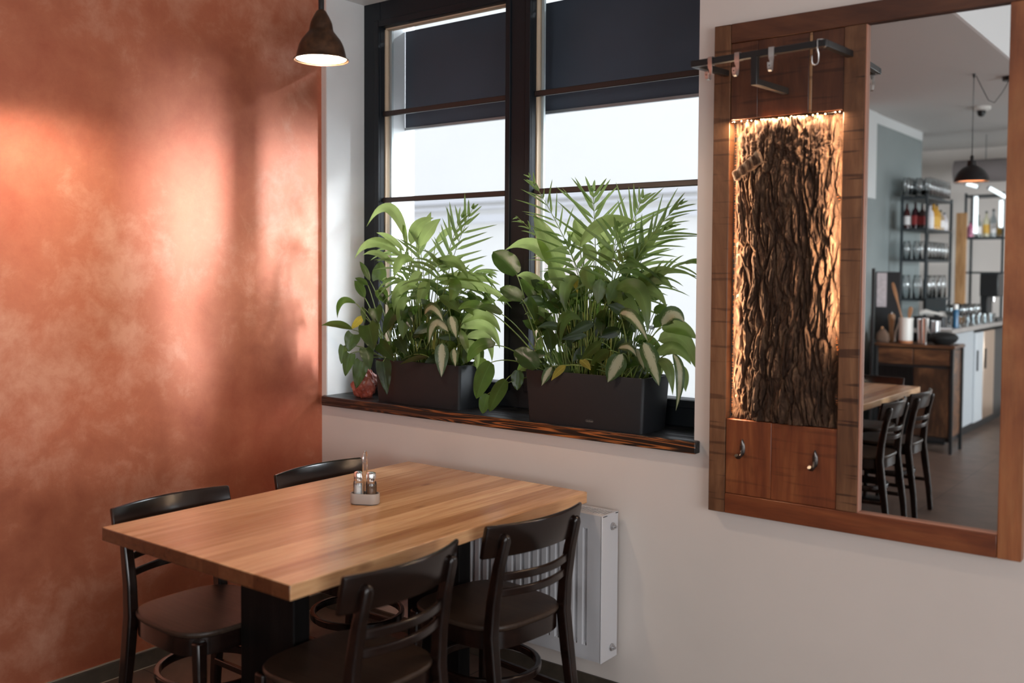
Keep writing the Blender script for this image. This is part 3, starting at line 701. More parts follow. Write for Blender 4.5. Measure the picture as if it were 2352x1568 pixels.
# wall hooks on the lower board
def leaf_hook(x, z, label):
    H = empty('wall_hook', (x, -.036, z), 0, label, 'wall hook', 'dark metal hooks on the lower board')
    m_ = MB(); pr = [(0, -.024), (.0055, -.020), (.0085, -.010), (.0088, 0), (.0078, .012), (.0050, .022), (0, .031)]
    n = len(pr)
    for (wd_, zz) in pr: m_.v += [(-wd_-.0003, 0, zz), (-wd_*.6, -.004, zz), (0, -.0058, zz), (wd_*.6, -.004, zz), (wd_+.0003, 0, zz)]
    for i in range(n-1):
        for k in range(4): a = i*5+k; m_.f.append((a, a+1, a+6, a+5))
        m_.f.append((i*5+4, i*5, i*5+5, i*5+9))
    m_.build('back_plate', M_GUN, H, smooth=2)
    c_ = [(0, -.004, -.004), (0, -.008, -.014), (0, -.014, -.022), (-.002, -.022, -.026), (-.003, -.031, -.024), (-.004, -.037, -.017)]
    MB().tube(c_, [.0050, .0052, .0056, .0056, .0056, .0064], 12).build('hook_arm', M_GUN, H, smooth=2)
    for sx in (-.0042, .0042): MB().lathe([(.0016, 0), (.0014, -.0012), (.0003, -.0016)], c=(0, 0, 0), n=8).build('screw', M_BLACK, H).matrix_local = Matrix.Translation((sx, -.0048, .008)) @ Matrix.Rotation(-PI/2, 4, 'X')
leaf_hook(2.060, .966, 'dark leaf-shaped metal wall hook on the left of the lower board')
leaf_hook(2.299, .958, 'dark leaf-shaped metal wall hook on the right of the lower board')

# ------------------------------------------------------------------ rock on the sill
rng = random.Random(3)
bm = bmesh.new(); bmesh.ops.create_icosphere(bm, subdivisions=4, radius=1)
for v_ in bm.verts:
    p = v_.co.copy(); d = 1+.22*noise.noise(p*1.3+Vector((5, 1, 2)))+.16*abs(noise.noise(p*2.8))
    cell = noise.voronoi(p*2.2)[0][0]; d -= .22*cell
    v_.co = Vector((p.x*.064, p.y*.052, p.z*.078))*d
    if v_.co.z < -.058: v_.co.z = -.058
me = bpy.data.meshes.new('rose_rock'); bm.to_mesh(me); bm.free()
m, nt, b = mat('rose_salt_crystal'); c = coords(nt); n_ = tex(nt, c, 18, 6, .65, .5)
r = ramp(nt, [(.35, (.20, .035, .020)), (.52, (.36, .085, .055)), (.72, (.60, .27, .20))]); nt.links.new(n_.outputs[0], r.inputs[0]); nt.links.new(r.outputs[0], b.inputs['Base Color'])
b.inputs['Roughness'].default_value = .35; b.inputs['Subsurface Weight'].default_value = .25; b.inputs['Subsurface Radius'].default_value = (.03, .01, .008); bump(nt, b, n_.outputs[0], .4, .004)
me.materials.append(m)
rk_ = bpy.data.objects.new('rose_rock', me); COL.objects.link(rk_); rk_.location = (.214, .062, ZS+.0583)
tag(rk_, 'rough reddish pink crystal rock on the left end of the sill', 'rock')

# ------------------------------------------------------------------ planters
def planter(x0, x1, y0, y1, ztop, label, logo=False):
    cx, cy = (x0+x1)/2, (y0+y1)/2; hx, hy = (x1-x0)/2, (y1-y0)/2; h = ztop-ZS
    P = empty('trough_planter', (cx, cy, ZS), 0, label, 'planter')
    m_ = MB(); t = .012
    def rect(a, b_, z, r_=.012):
        pts = []
        for (sx, sy, a0) in ((1, 1, 0), (-1, 1, 90), (-1, -1, 180), (1, -1, 270)):
            for k in range(4): an = math.radians(a0+30*k); pts.append((sx*(a-r_)+r_*math.cos(an), sy*(b_-r_)+r_*math.sin(an), z))
        return pts
    R_ = [rect(hx-t, hy-t*.7, 0), rect(hx, hy, h-.002), rect(hx-.001, hy-.001, h), rect(hx-.007, hy-.007, h), rect(hx-.008, hy-.008, h-.03), rect(hx-.012, hy-.012, h-.045)]
    for rr in R_: m_.v += rr
    for i in range(len(R_)-1):
        for k in range(16): m_.f.append((i*16+k, i*16+(k+1) % 16, (i+1)*16+(k+1) % 16, (i+1)*16+k))
    m_.f.append(tuple(reversed(range(16))))
    m_.build('box', M_PLANTER, P, smooth=2)
    s_ = MB(); g = 24
    for j in range(9):
        for i in range(g+1):
            u, v2 = i/g, j/8; s_.v.append(((u*2-1)*(hx-.0125), (v2*2-1)*(hy-.0125), h-.026+.006*noise.noise(Vector((u*14+x0*9, v2*6, 0)))))
    for j in range(8):
        for i in range(g): a = j*(g+1)+i; s_.f.append((a, a+1, a+g+2, a+g+1))
    so = s_.build('soil', M_SOIL, P, smooth=True); so.modifiers.new('t', 'SOLIDIFY').thickness = .01
    if logo:
        # small embossed oval badge with script lettering
        M_LG = plain('worn_silver_print', (.30, .28, .25), .5)
        th = math.atan2(t*.7, h); zc = .026; yc = -(hy-t*.7+t*.7*zc/h)-.0008
        el = [(.0175*math.cos(2*PI*i/40), 0, .0056*math.sin(2*PI*i/40)) for i in range(40)]
        e_ = MB().tube(el, .00018, 4, close=True)
        bo = e_.build('badge', M_LG, P); bo.location = (.030, yc, zc); bo.rotation_euler = (th, 0, 0)
        cu = bpy.data.curves.new('badge_lettering', 'FONT'); cu.body = 'Lechuza'; cu.size = .0085; cu.align_x = 'CENTER'; cu.align_y = 'CENTER'; cu.shear = .5; cu.extrude = .0002
        to = bpy.data.objects.new('tmp', cu); COL.objects.link(to); dg = bpy.context.evaluated_depsgraph_get()
        me_ = bpy.data.meshes.new_from_object(to.evaluated_get(dg)); bpy.data.objects.remove(to)
        me_.materials.clear(); me_.materials.append(M_LG)
        lo = bpy.data.objects.new('badge_lettering', me_); COL.objects.link(lo); lo.parent = P; lo.location = (.030, yc-.0002, zc); lo.rotation_euler = (PI/2+th, 0, 0)
    return P
ZP1, ZP2 = 1.150, 1.163
planter(.330, .822, .006, .190, ZP1, 'dark grey trough planter on the left of the sill beside the reddish rock')
planter(1.172, 1.690, -.026, .160, ZP2, 'dark grey trough planter with an oval badge on the right of the sill', True)

# ------------------------------------------------------------------ plants
def leaf_mat(name, top, under, kind='plain', rough=.28, trans=.45, tcol=(.30, .48, .06)):
    m = bpy.data.materials.new(name); m.use_nodes = True; nt = m.node_tree; b = nt.nodes['Principled BSDF']; out = nt.nodes['Material Output']
    uv = N(nt, 'ShaderNodeUVMap'); sp = N(nt, 'ShaderNodeSeparateXYZ'); nt.links.new(uv.outputs[0], sp.inputs[0])
    # u in 0..1 across, midrib at .5 ; v along
    sb_ = N(nt, 'ShaderNodeMath', operation='SUBTRACT'); sb_.inputs[1].default_value = .5; nt.links.new(sp.outputs[0], sb_.inputs[0])
    ab = N(nt, 'ShaderNodeMath', operation='ABSOLUTE'); nt.links.new(sb_.outputs[0], ab.inputs[0])
    tc = N(nt, 'ShaderNodeTexCoord'); ns = N(nt, 'ShaderNodeTexNoise'); ns.inputs['Scale'].default_value = 9; ns.inputs['Detail'].default_value = 3; nt.links.new(tc.outputs['Object'], ns.inputs['Vector'])
    r = ramp(nt, [(.35, tuple(c*.5 for c in top)), (.65, tuple(c*1.4 for c in top))]); nt.links.new(ns.outputs[0], r.inputs[0]); col = r.outputs[0]
    # side veins
    ve = N(nt, 'ShaderNodeMath', operation='MULTIPLY_ADD'); nt.links.new(ab.outputs[0], ve.inputs[0]); ve.inputs[1].default_value = -1.6; 
    nt.links.new(sp.outputs[1], ve.inputs[2]); vm = N(nt, 'ShaderNodeMath', operation='MULTIPLY'); vm.inputs[1].default_value = 75; nt.links.new(ve.outputs[0], vm.inputs[0])
    vs = N(nt, 'ShaderNodeMath', operation='SINE'); nt.links.new(vm.outputs[0], vs.inputs[0])
    if kind == 'varieg':
        vo = N(nt, 'ShaderNodeTexNoise'); vo.inputs['Scale'].default_value = 1; vo.inputs['Detail'].default_value = 5
        mp = N(nt, 'ShaderNodeMapping'); mp.inputs['Scale'].default_value = (26, 6, 1); mp.inputs['Rotation'].default_value = (0, 0, .0); nt.links.new(uv.outputs[0], mp.inputs[0])
        cm = N(nt, 'ShaderNodeCombineXYZ'); nt.links.new(vs.outputs[0], cm.inputs[0]); 
        nt.links.new(mp.outputs[0], vo.inputs['Vector'])
        ad = N(nt, 'ShaderNodeMath', operation='MULTIPLY_ADD'); nt.links.new(vo.outputs[0], ad.inputs[0]); ad.inputs[1].default_value = -.42; nt.links.new(ab.outputs[0], ad.inputs[2])
        sv = N(nt, 'ShaderNodeMath', operation='MULTIPLY_ADD'); nt.links.new(vs.outputs[0], sv.inputs[0]); sv.inputs[1].default_value = .035; nt.links.new(ad.outputs[0], sv.inputs[2])
        rc = ramp(nt, [(.0, (.46, .45, .30)), (.05, (.040, .085, .020))]); nt.links.new(sv.outputs[0], rc.inputs[0]); col = rc.outputs[0]
    else:
        mx = N(nt, 'ShaderNodeMix', data_type='RGBA'); ml = N(nt, 'ShaderNodeMath', operation='LESS_THAN'); ml.inputs[1].default_value = .022; nt.links.new(ab.outputs[0], ml.inputs[0])
        m5 = N(nt, 'ShaderNodeMath', operation='MULTIPLY'); m5.inputs[1].default_value = .6; nt.links.new(ml.outputs[0], m5.inputs[0])
        nt.links.new(m5.outputs[0], mx.inputs[0]); nt.links.new(col, mx.inputs[6]); mx.inputs[7].default_value = (*[min(1, c*2.6+.02) for c in top], 1); col = mx.outputs[2]
    nt.links.new(col, b.inputs['Base Color']); b.inputs['Roughness'].default_value = rough; b.inputs['Specular IOR Level'].default_value = .5
    bp = N(nt, 'ShaderNodeBump'); bp.inputs['Strength'].default_value = .12; bp.inputs['Distance'].default_value = .003; nt.links.new(vs.outputs[0], bp.inputs['Height']); nt.links.new(bp.outputs[0], b.inputs['Normal'])
    tr_ = N(nt, 'ShaderNodeBsdfTranslucent')
    mt = N(nt, 'ShaderNodeMix', data_type='RGBA', blend_type='MULTIPLY'); mt.inputs[0].default_value = .5; nt.links.new(ns.outputs[0], mt.inputs[7]); mt.inputs[6].default_value = (*tcol, 1)
    if kind == 'varieg':
        m6 = N(nt, 'ShaderNodeMix', data_type='RGBA'); m6.inputs[0].default_value = .6; nt.links.new(mt.outputs[2], m6.inputs[6]); nt.links.new(col, m6.inputs[7]); nt.links.new(m6.outputs[2], tr_.inputs[0])
    else: nt.links.new(mt.outputs[2], tr_.inputs[0])
    ms = N(nt, 'ShaderNodeMixShader'); ms.inputs[0].default_value = trans; nt.links.new(b.outputs[0], ms.inputs[1]); nt.links.new(tr_.outputs[0], ms.inputs[2]); nt.links.new(ms.outputs[0], out.inputs[0])
    return m
M_LILY = leaf_mat('lily_leaf', (.050, .110, .022), None, tcol=(.66, .78, .26), trans=.58)
M_PALM = leaf_mat('palm_leaf', (.035, .085, .020), None, rough=.33, tcol=(.58, .74, .24), trans=.5)
M_PHILO = leaf_mat('philodendron_leaf', (.012, .034, .006), None, rough=.26, tcol=(.30, .46, .08), trans=.32)
M_VAR = leaf_mat('variegated_leaf', (.05, .10, .03), None, 'varieg', rough=.33, trans=.35, tcol=(.42, .50, .14))
M_YEL = leaf_mat('yellowing_leaf', (.30, .26, .04), None, rough=.4, tcol=(.62, .46, .06), trans=.45)
M_STEM = plain('green_stem', (.13, .19, .04), .45, noise_amt=.3, nscale=14)
M_CANE = plain('yellow_green_cane', (.22, .24, .05), .45, noise_amt=.35, nscale=20)
SHP = {'lily': lambda t: math.sin(PI*min(1, t**.80))**.85*(1 if t < .75 else 1-.25*(t-.75)/.25),
       'palm': lambda t: (min(1, t*7))*(1-t)**.55,
       'heart': lambda t: (math.sin(PI*min(1, (t*.93+.07)**.56))**.72),
       'oval': lambda t: math.sin(PI*min(1, (t*.95+.05)**.86))**.62,
       'broad': lambda t: math.sin(PI*min(1, t**.74))**.78}
class Leaves:
    def __init__(s): s.mb = MB(); s.uv = []
    def leaf(s, A, B, w, shape='lily', mid=None, sag=0, face=None, fold=.18, n=12, m=4, twist=0):
        """blade from A to B, width w; mid: optional control point; sag: bend along +z at the middle"""
        A, B = Vector(A), Vector(B); L = (B-A).length
        C_ = Vector(mid)*2-(A+B)/2 if mid is not None else (A+B)/2+Vector((0, 0, 2*sag*L))
        F = Vector(face).normalized() if face is not None else Vector((.55, -.80, .25)).normalized()
        base = len(s.mb.v)
        for i in range(n+1):
            t = i/n; P_ = A*(1-t)**2+C_*2*t*(1-t)+B*t*t; T = ((C_-A)*(1-t)+(B-C_)*t)
            if T.length < 1e-6: T = B-A
            T.normalize(); S = T.cross(F)
            if S.length < .15: S = T.cross(Vector((0, 0, 1)))
            S.normalize(); Nn = S.cross(T).normalized()
            if Nn.dot(F) < 0: Nn = -Nn
            if twist: q_ = Matrix.Rotation(twist*t, 3, T); S = q_@S; Nn = q_@Nn
            hw = w/2*max(.004, SHP[shape](t))
            for k in range(m+1):
                u = -1+2*k/m
                rip = .03*w*math.sin(t*17+k*2.3)*abs(u)
                back = (.16*w*abs(u)**1.5*(1-t)**3 if shape == 'heart' else 0)
                s.mb.v.append(tuple(P_+S*(u*hw)+Nn*(fold*hw*abs(u)*1.0-.25*fold*hw*u*u+rip)-T*back)); s.uv.append(((u+1)/2, t))
        for i in range(n):
            for k in range(m): a = base+i*(m+1)+k; s.mb.f.append((a, a+1, a+m+2, a+m+1))
    def build(s, name, mat_, parent): return s.mb.build(name, mat_, parent, smooth=True, fix=False, uv=s.uv) if s.mb.v else None
def bez(A, C_, B, n): 
    A, C_, B = Vector(A), Vector(C_), Vector(B); return [A*(1-t)**2+C_*2*t*(1-t)+B*t*t for t in [i/n for i in range(n+1)]]
def inside(p):
    p = Vector(p); p.x = min(max(p.x, .045), 1.855); p.y = min(p.y, .218); return p

def plant(name, o, label, cat='plant', group=None):
    return empty(name, o, 0, label, cat, group)
def finish(P, org, parts):
    for nm, obj_ in parts:
        if obj_: obj_.parent = P; loc(obj_, org)

def frond(LV, ST, A, mid, B, nl, ll, lw, spread=.55, face=None, start=.35, droop=.1, rr=None):
    """pinnate palm frond: curved rachis with leaflets on both sides"""
    rr = rr or random
    pts = bez(A, mid, B, 24); ST.tube(pts, [.0026-.0016*i/24 for i in range(25)], 6)
    F = Vector(face) if face is not None else Vector((.5, -.75, .35)); F.normalize()
    for i in range(nl):
        t = start+(1-start)*(i/(nl-1)); k = min(23, int(t*24)); p = pts[k].lerp(pts[k+1], t*24-k); T = (pts[k+1]-pts[k]).normalized()
        S = T.cross(F).normalized(); pr = math.sin(PI*min(1, .25+.72*(i/(nl-1))))**.6
        for sd in (-1, 1):
            sp_ = spread*(1.15-.75*i/(nl-1))+rr.uniform(-.16, .16)
            d = (T*math.cos(sp_)+S*sd*math.sin(sp_)+F*rr.uniform(-.3, .3)).normalized(); l_ = ll*pr*rr.uniform(.7, 1.15)
            tip = inside(p+d*l_+Vector((0, 0, -(droop+rr.uniform(0, .25))*l_)))
            LV.leaf(p, tip, lw*rr.uniform(.8, 1.15), 'palm', sag=droop*.35, face=F, fold=.25, n=6, m=2)
rnd = random.Random(11)
# --- palms
def palm(org, specs, canes, label, seed):
    global rnd; rr = random.Random(seed); P = plant('parlour_palm', org, label); L_ = Leaves(); S_ = MB()
    for (mid, tip, nl, ll, lw, sp_, st_, dr) in specs:
        A = Vector(org)+Vector((rr.uniform(-.05, .05), rr.uniform(-.03, .03), -.012))
        frond(L_, S_, A, inside(mid), inside(tip), nl, ll, lw, sp_, start=st_, droop=dr, rr=rr)
    # tall bare canes
    C_ = MB()
    for _ in range(canes):
        A = Vector(org)+Vector((rr.uniform(-.09, .09), rr.uniform(-.035, .035), -.012)); h = rr.uniform(.12, .30)
        B = A+Vector((rr.uniform(-.05, .05), rr.uniform(-.03, .03), h)); C_.tube(bez(A, (A+B)/2+Vector((rr.uniform(-.01, .01), 0, 0)), B, 6), [.0035, .0034, .0032, .003, .0028, .0026, .002], 6)
    finish(P, org, [('', L_.build('fronds', M_PALM, P)), ('', S_.build('frond_stems', M_STEM, P, smooth=True)), ('', C_.build('canes', M_CANE, P, smooth=True))])
def A_(px, py, y): return at(px, py, y)
o2 = (1.43, .075, ZP2-.015); o1 = (.60, .10, ZP1-.015)
palm(o2, [(A_(1345, 600, .08), A_(1218, 408, .10), 14, 0.166, 0.0092, .75, .45, .1),
          (A_(1330, 620, .12), A_(1190, 500, .14), 10, 0.128, 0.0080, .6, .5, .2),
          (A_(1370, 560, .10), A_(1362, 440, .12), 9, 0.205, 0.0161, .75, .55, .0),
          (A_(1420, 580, .12), A_(1475, 455, .15), 11, 0.192, 0.0138, .7, .5, .05),
          (A_(1420, 600, .06), A_(1560, 470, .10), 12, 0.192, 0.0115, .6, .5, .1),
          (A_(1430, 640, .05), A_(1590, 600, .06), 11, 0.166, 0.0115, .5, .45, .25),
          (A_(1400, 600, .02), A_(1420, 520, .02), 8, 0.192, 0.0161, .9, .5, .15),
          (A_(1345, 640, .02), A_(1300, 560, .02), 8, 0.166, 0.0161, .9, .5, .3),
          (A_(1440, 600, .15), A_(1535, 520, .17), 10, 0.166, 0.0161, .6, .5, .15),
          (A_(1400, 620, .00), A_(1440, 590, -.02), 8, 0.179, 0.0184, 1.0, .5, .5)], 46,
     'feathery parlour palm rising in the middle of the right trough', 2)
palm(o1, [(A_(1010, 640, .12), A_(1085, 480, .13), 10, 0.179, 0.0149, .85, .5, .0),
          (A_(1000, 620, .08), A_(1060, 500, .10), 8, 0.166, 0.0161, .7, .5, .0),
          (A_(980, 600, .08), A_(870, 560, .08), 10, 0.154, 0.0161, .6, .5, .2),
          (A_(990, 620, .05), A_(890, 640, .03), 10, 0.154, 0.0115, .6, .5, .3),
          (A_(1010, 600, .05), A_(1120, 630, .05), 10, 0.166, 0.0138, .6, .5, .25),
          (A_(1000, 610, .02), A_(1010, 600, .00), 8, 0.179, 0.0161, 1.1, .5, .4),
          (A_(1010, 620, .10), A_(1150, 680, .06), 8, 0.154, 0.0115, .5, .5, .3),
          (A_(975, 620, .1), A_(960, 540, .12), 8, 0.166, 0.0184, .8, .5, .1)], 36,
     'feathery parlour palm rising in the middle of the left trough', 3)

# --- leafy plants: (base px, tip px, y base, y tip, width m, shape, bend, material key)
def leafy(kind, org, rows, label, mt, seed, stems=True, yel=(), grn=()):
    rr = random.Random(seed); P = plant(kind, org, label); LV = Leaves(); LY = Leaves(); LG = Leaves(); S_ = MB()
    for i, row in enumerate(rows):
        (bx, by, tx, ty, y0, y1, w_, sh) = row[:8]; mid = row[8] if len(row) > 8 else None
        A = inside(at(bx, by, y0)); B = inside(at(tx, ty, y1))
        m_ = inside(at(mid[0], mid[1], (y0+y1)/2-.01)) if mid else None
        f_ = Vector((.55+rr.uniform(-.25, .25), -.80, .22+rr.uniform(-.25, .35)))
        (LY if i in yel else LG if i in grn else LV).leaf(A, B, w_, sh, mid=m_, sag=0 if m_ else rr.uniform(.03, .09), face=f_, fold=rr.uniform(.15, .3), n=14, m=6)
        if stems:
            G = Vector(org)+Vector((rr.uniform(-.045, .045), rr.uniform(-.03, .03), -.012)); c_ = (G*.4+A*.6)+Vector((0, 0, .05))
            if (A-G).length > .03: S_.tube(bez(G, inside(c_), A, 9), [.0030-.0012*k/9 for k in range(10)], 6)
    finish(P, org, [('', LV.build('leaves', mt, P)), ('', LY.build('yellow_leaves', M_YEL, P)), ('', LG.build('green_leaves', M_LILY, P)), ('', S_.build('stems', M_STEM, P, smooth=True))])
leafy('peace_lily', (.52, .09, ZP1-.015), [
    (936, 556, 842, 520, .10, .09, .050, 'lily', (893, 478)), (944, 562, 996, 500, .11, .13, .055, 'lily', (960, 520)), (962, 566, 1012, 502, .09, .10, .058, 'lily'),
    (934, 570, 926, 512, .08, .10, .022, 'lily'), (925, 592, 814, 594, .07, .05, .046, 'lily', (862, 556)), (930, 578, 864, 534, .07, .08, .028, 'lily'),
    (960, 590, 990, 486, .14, .16, .05, 'lily'), (905, 612, 832, 586, .06, .04, .03, 'lily', (868, 582)), (950, 600, 905, 640, .03, .02, .05, 'lily', (920, 600)),
    (985, 610, 1075, 640, .03, .02, .05, 'lily', (1040, 600)), (1000, 640, 1150, 655, .05, .05, .035, 'lily', (1080, 635)), (1005, 650, 1165, 690, .04, .04, .04, 'lily', (1095, 655)),
    (960, 660, 905, 720, .02, .01, .05, 'lily', (918, 665)), (945, 690, 915, 755, .01, .0, .04, 'lily', (922, 700)), (1010, 680, 1060, 720, .0, -.01, .045, 'lily'),
    (930, 720, 925, 780, .0, -.01, .055, 'lily'), (985, 640, 960, 700, .0, .0, .05, 'lily'), (1030, 650, 1030, 700, .02, .0, .055, 'lily', (1045, 660)),
    (1000, 560, 1045, 520, .12, .15, .03, 'lily'), (970, 625, 935, 660, .02, .0, .045, 'lily'), (1050, 690, 1105, 735, .03, .02, .05, 'lily')],
    'peace lily with arching glossy leaves in the left trough', M_LILY, 21)
leafy('peace_lily', (1.36, .07, ZP2-.015), [
    (1288, 620, 1226, 492, .06, .07, .088, 'broad', (1262, 560)), (1270, 618, 1160, 574, .05, .03, .055, 'lily', (1225, 562)), (1332, 566, 1466, 512, .05, .05, .052, 'lily', (1390, 512)),
    (1262, 690, 1186, 634, .05, .04, .048, 'lily', (1222, 640)), (1292, 668, 1262, 598, .03, .03, .062, 'broad'), (1312, 624, 1327, 674, .02, .0, .028, 'lily'),
    (1272, 748, 1205, 722, .03, .02, .032, 'lily', (1240, 714)), (1268, 770, 1222, 700, .06, .06, .03, 'lily'), (1460, 652, 1552, 618, .05, .05, .050, 'lily'),
    (1462, 662, 1546, 664, .05, .05, .045, 'lily', (1505, 640)), (1465, 672, 1532, 706, .05, .04, .040, 'lily', (1500, 668)), (1455, 600, 1521, 524, .10, .12, .045, 'lily'),
    (1412, 668, 1488, 768, .0, -.03, .062, 'lily', (1468, 668)), (1405, 690, 1470, 750, .01, .0, .05, 'lily', (1440, 690)), (1440, 600, 1478, 560, .10, .12, .05, 'lily'),
    (1340, 560, 1320, 500, .08, .1, .05, 'lily'), (1365, 600, 1340, 560, .03, .02, .05, 'lily'), (1380, 610, 1410, 560, .02, .02, .05, 'lily'),
    (1350, 610, 1365, 670, -.01, -.02, .055, 'lily', (1350, 640)), (1330, 640, 1300, 720, .0, -.01, .05, 'lily', (1300, 660)), (1380, 640, 1372, 700, -.01, -.02, .05, 'lily'),
    (1335, 735, 1287, 800, -.01, -.02, .028, 'lily', (1300, 735)), (1330, 728, 1280, 760, .0, .0, .022, 'lily', (1296, 722)), (1420, 640, 1395, 700, .0, -.01, .05, 'lily'),
    (1490, 560, 1425, 640, .12, .1, .04, 'lily'), (1310, 690, 1290, 640, .06, .06, .05, 'lily'), (1345, 570, 1300, 530, .1, .12, .04, 'lily'),
    (1420, 560, 1445, 500, .13, .16, .04, 'lily'), (1395, 585, 1375, 520, .12, .14, .045, 'lily'), (1475, 690, 1515, 650, .08, .09, .05, 'lily')],
    'peace lily with large backlit leaves in the right trough', M_LILY, 22, yel=(5,))
leafy('philodendron', (.385, .075, ZP1-.015), [
    (810, 757, 738, 747, -.03, -.05, .036, 'lily'), (812, 768, 800, 808, -.03, -.05, .070, 'heart'), (846, 746, 858, 806, -.03, -.045, .100, 'heart'),
    (862, 708, 868, 745, -.01, -.02, .066, 'heart'), (818, 697, 775, 731, .0, -.02, .030, 'lily', (785, 692)), (832, 704, 838, 742, .02, .01, .022, 'lily'),
    (836, 728, 806, 756, .04, .03, .038, 'broad'), (790, 794, 784, 836, -.02, -.03, .044, 'heart'), (804, 812, 793, 864, -.03, -.04, .056, 'heart'),
    (832, 830, 818, 892, -.03, -.045, .068, 'heart'), (880, 830, 889, 906, -.04, -.045, .068, 'heart'), (850, 645, 826, 600, .06, .05, .028, 'lily'),
    (870, 642, 876, 600, .05, .05, .064, 'heart'), (845, 655, 815, 638, .06, .05, .028, 'lily'), (838, 684, 814, 644, .06, .06, .040, 'lily'),
    (862, 668, 888, 700, .04, .03, .034, 'lily'), (900, 690, 938, 668, .06, .06, .05, 'lily'), (905, 720, 880, 770, .0, -.01, .055, 'heart'),
    (900, 730, 897, 760, .05, .04, .04, 'lily'), (925, 700, 945, 760, .01, .0, .05, 'lily'), (870, 790, 905, 830, -.02, -.03, .06, 'heart'),
    (915, 780, 935, 815, -.01, -.02, .05, 'heart'), (840, 800, 850, 850, -.035, -.045, .06, 'heart'), (985, 820, 917, 838, -.01, -.03, .022, 'lily')],
    'dark philodendron trailing over the left end of the left trough', M_PHILO, 23, yel=(6, 18))
leafy('rubber_plant', (1.215, .06, ZP2-.015), [
    (1187, 630, 1132, 578, -.02, -.03, .088, 'oval'), (1200, 688, 1148, 662, -.03, -.04, .058, 'oval'), (1152, 721, 1100, 704, -.04, -.05, .034, 'oval'),
    (1118, 712, 1052, 710, -.03, -.04, .034, 'oval', (1085, 698)), (1136, 793, 1074, 832, -.05, -.06, .052, 'oval', (1100, 795)), (1128, 832, 1094, 916, -.06, -.07, .072, 'oval'),
    (1120, 905, 1108, 950, -.06, -.065, .050, 'oval'), (1162, 872, 1124, 946, -.06, -.07, .056, 'oval'), (1190, 850, 1188, 896, -.045, -.05, .050, 'oval'),
    (1232, 846, 1181, 804, -.055, -.06, .078, 'oval'), (1240, 700, 1195, 640, .06, .06, .05, 'oval'), (1192, 685, 1140, 690, .0, .0, .035, 'lily')],
    'round-leaved rubbery plant reaching left out of the right trough', M_PHILO, 24)
leafy('chinese_evergreen', (.74, .09, ZP1-.015), [
    (975, 722, 1018, 738, -.01, -.03, .048, 'broad', (995, 708)), (1030, 762, 985, 790, -.01, -.02, .055, 'broad', (1000, 742)), (1035, 725, 1048, 776, -.01, -.025, .044, 'broad'),
    (1015, 788, 1014, 866, -.015, -.03, .058, 'broad'), (1042, 800, 1046, 842, -.01, -.02, .036, 'lily'), (1058, 758, 1076, 815, .0, -.02, .034, 'lily'),
    (1060, 742, 1150, 764, .02, .02, .048, 'broad', (1110, 722)), (1058, 752, 1148, 800, .03, .02, .050, 'broad', (1115, 748)), (1070, 775, 1130, 830, .04, .04, .042, 'broad', (1115, 775)),
    (1030, 700, 1015, 690, .02, .0, .04, 'broad'), (1060, 790, 1095, 850, .01, .0, .04, 'broad', (1090, 800))],
    'variegated chinese evergreen on the right of the left trough', M_VAR, 25, grn=(5, 6, 7, 8, 10))
leafy('chinese_evergreen', (1.60, .06, ZP2-.015), [
    (1424, 720, 1488, 784, -.03, -.05, .044, 'broad', (1455, 730)), (1430, 812, 1396, 878, -.035, -.045, .070, 'broad'), (1478, 786, 1514, 886, -.03, -.04, .064, 'broad'),
    (1520, 752, 1600, 778, .04, .05, .060, 'broad', (1560, 752)), (1512, 782, 1598, 845, .03, .04, .070, 'broad', (1565, 780)), (1508, 816, 1598, 838, .0, .0, .045, 'broad', (1550, 800)),
    (1510, 830, 1545, 908, -.02, -.04, .038, 'lily', (1535, 845)), (1545, 812, 1552, 944, -.01, -.02, .034, 'lily', (1562, 860)), (1520, 748, 1572, 740, .0, .0, .062, 'broad', (1545, 722)),
    (1500, 830, 1520, 860, .05, .06, .05, 'broad'), (1382, 786, 1336, 826, -.02, -.03, .038, 'broad'), (1332, 826, 1357, 850, -.02, -.03, .030, 'lily'),
    (1300, 840, 1266, 874, -.025, -.04, .028, 'lily'), (1268, 842, 1244, 886, -.025, -.04, .036, 'lily'), (1400, 805, 1358, 838, .0, .0, .04, 'broad'),
    (1460, 800, 1480, 850, .0, .0, .035, 'lily'), (1420, 800, 1462, 820, .0, -.01, .03, 'lily', (1445, 798)), (1570, 840, 1575, 900, .02, .02, .03, 'lily')],
    'variegated chinese evergreen on the right of the right trough', M_VAR, 26, yel=(11, 12), grn=(3, 4, 5, 6, 9, 10, 14, 17))
# dense undergrowth of small ivy-like shoots filling each trough
def undergrowth(org, hx, n_, zlo, zhi, label, seed):
    rr = random.Random(seed); P = plant('leafy_filler_plant', org, label); LV = Leaves(); S_ = MB()
    for _ in range(n_):
        G = Vector(org)+Vector((rr.uniform(-hx, hx), rr.uniform(-.05, .04), -.012)); d = Vector((G.x-org[0], 0, 0))*rr.uniform(.2, .7)
        A = inside(G+d+Vector((rr.uniform(-.02, .02), rr.uniform(-.03, .02), rr.uniform(zlo, zhi))))
        dr = Vector((rr.uniform(-1, 1), rr.uniform(-.6, .3), rr.uniform(-.5, 1.0))).normalized(); B = inside(A+dr*rr.uniform(.05, .11))
        LV.leaf(A, B, rr.uniform(.026, .050), 'lily', sag=rr.uniform(0, .12), face=(.5+rr.uniform(-.5, .5), -.8, rr.uniform(-.2, .8)), fold=.25, n=7, m=4)
        S_.tube(bez(G, (G+A)/2+Vector((0, 0, .02)), A, 5), .0014, 5)
    finish(P, org, [('', LV.build('leaves', M_PHILO, P)), ('', S_.build('stems', M_STEM, P, smooth=True))])
undergrowth((1.40, .08, ZP2-.015), .17, 210, .02, .36, 'dense small-leaved green plant filling the right trough', 31)
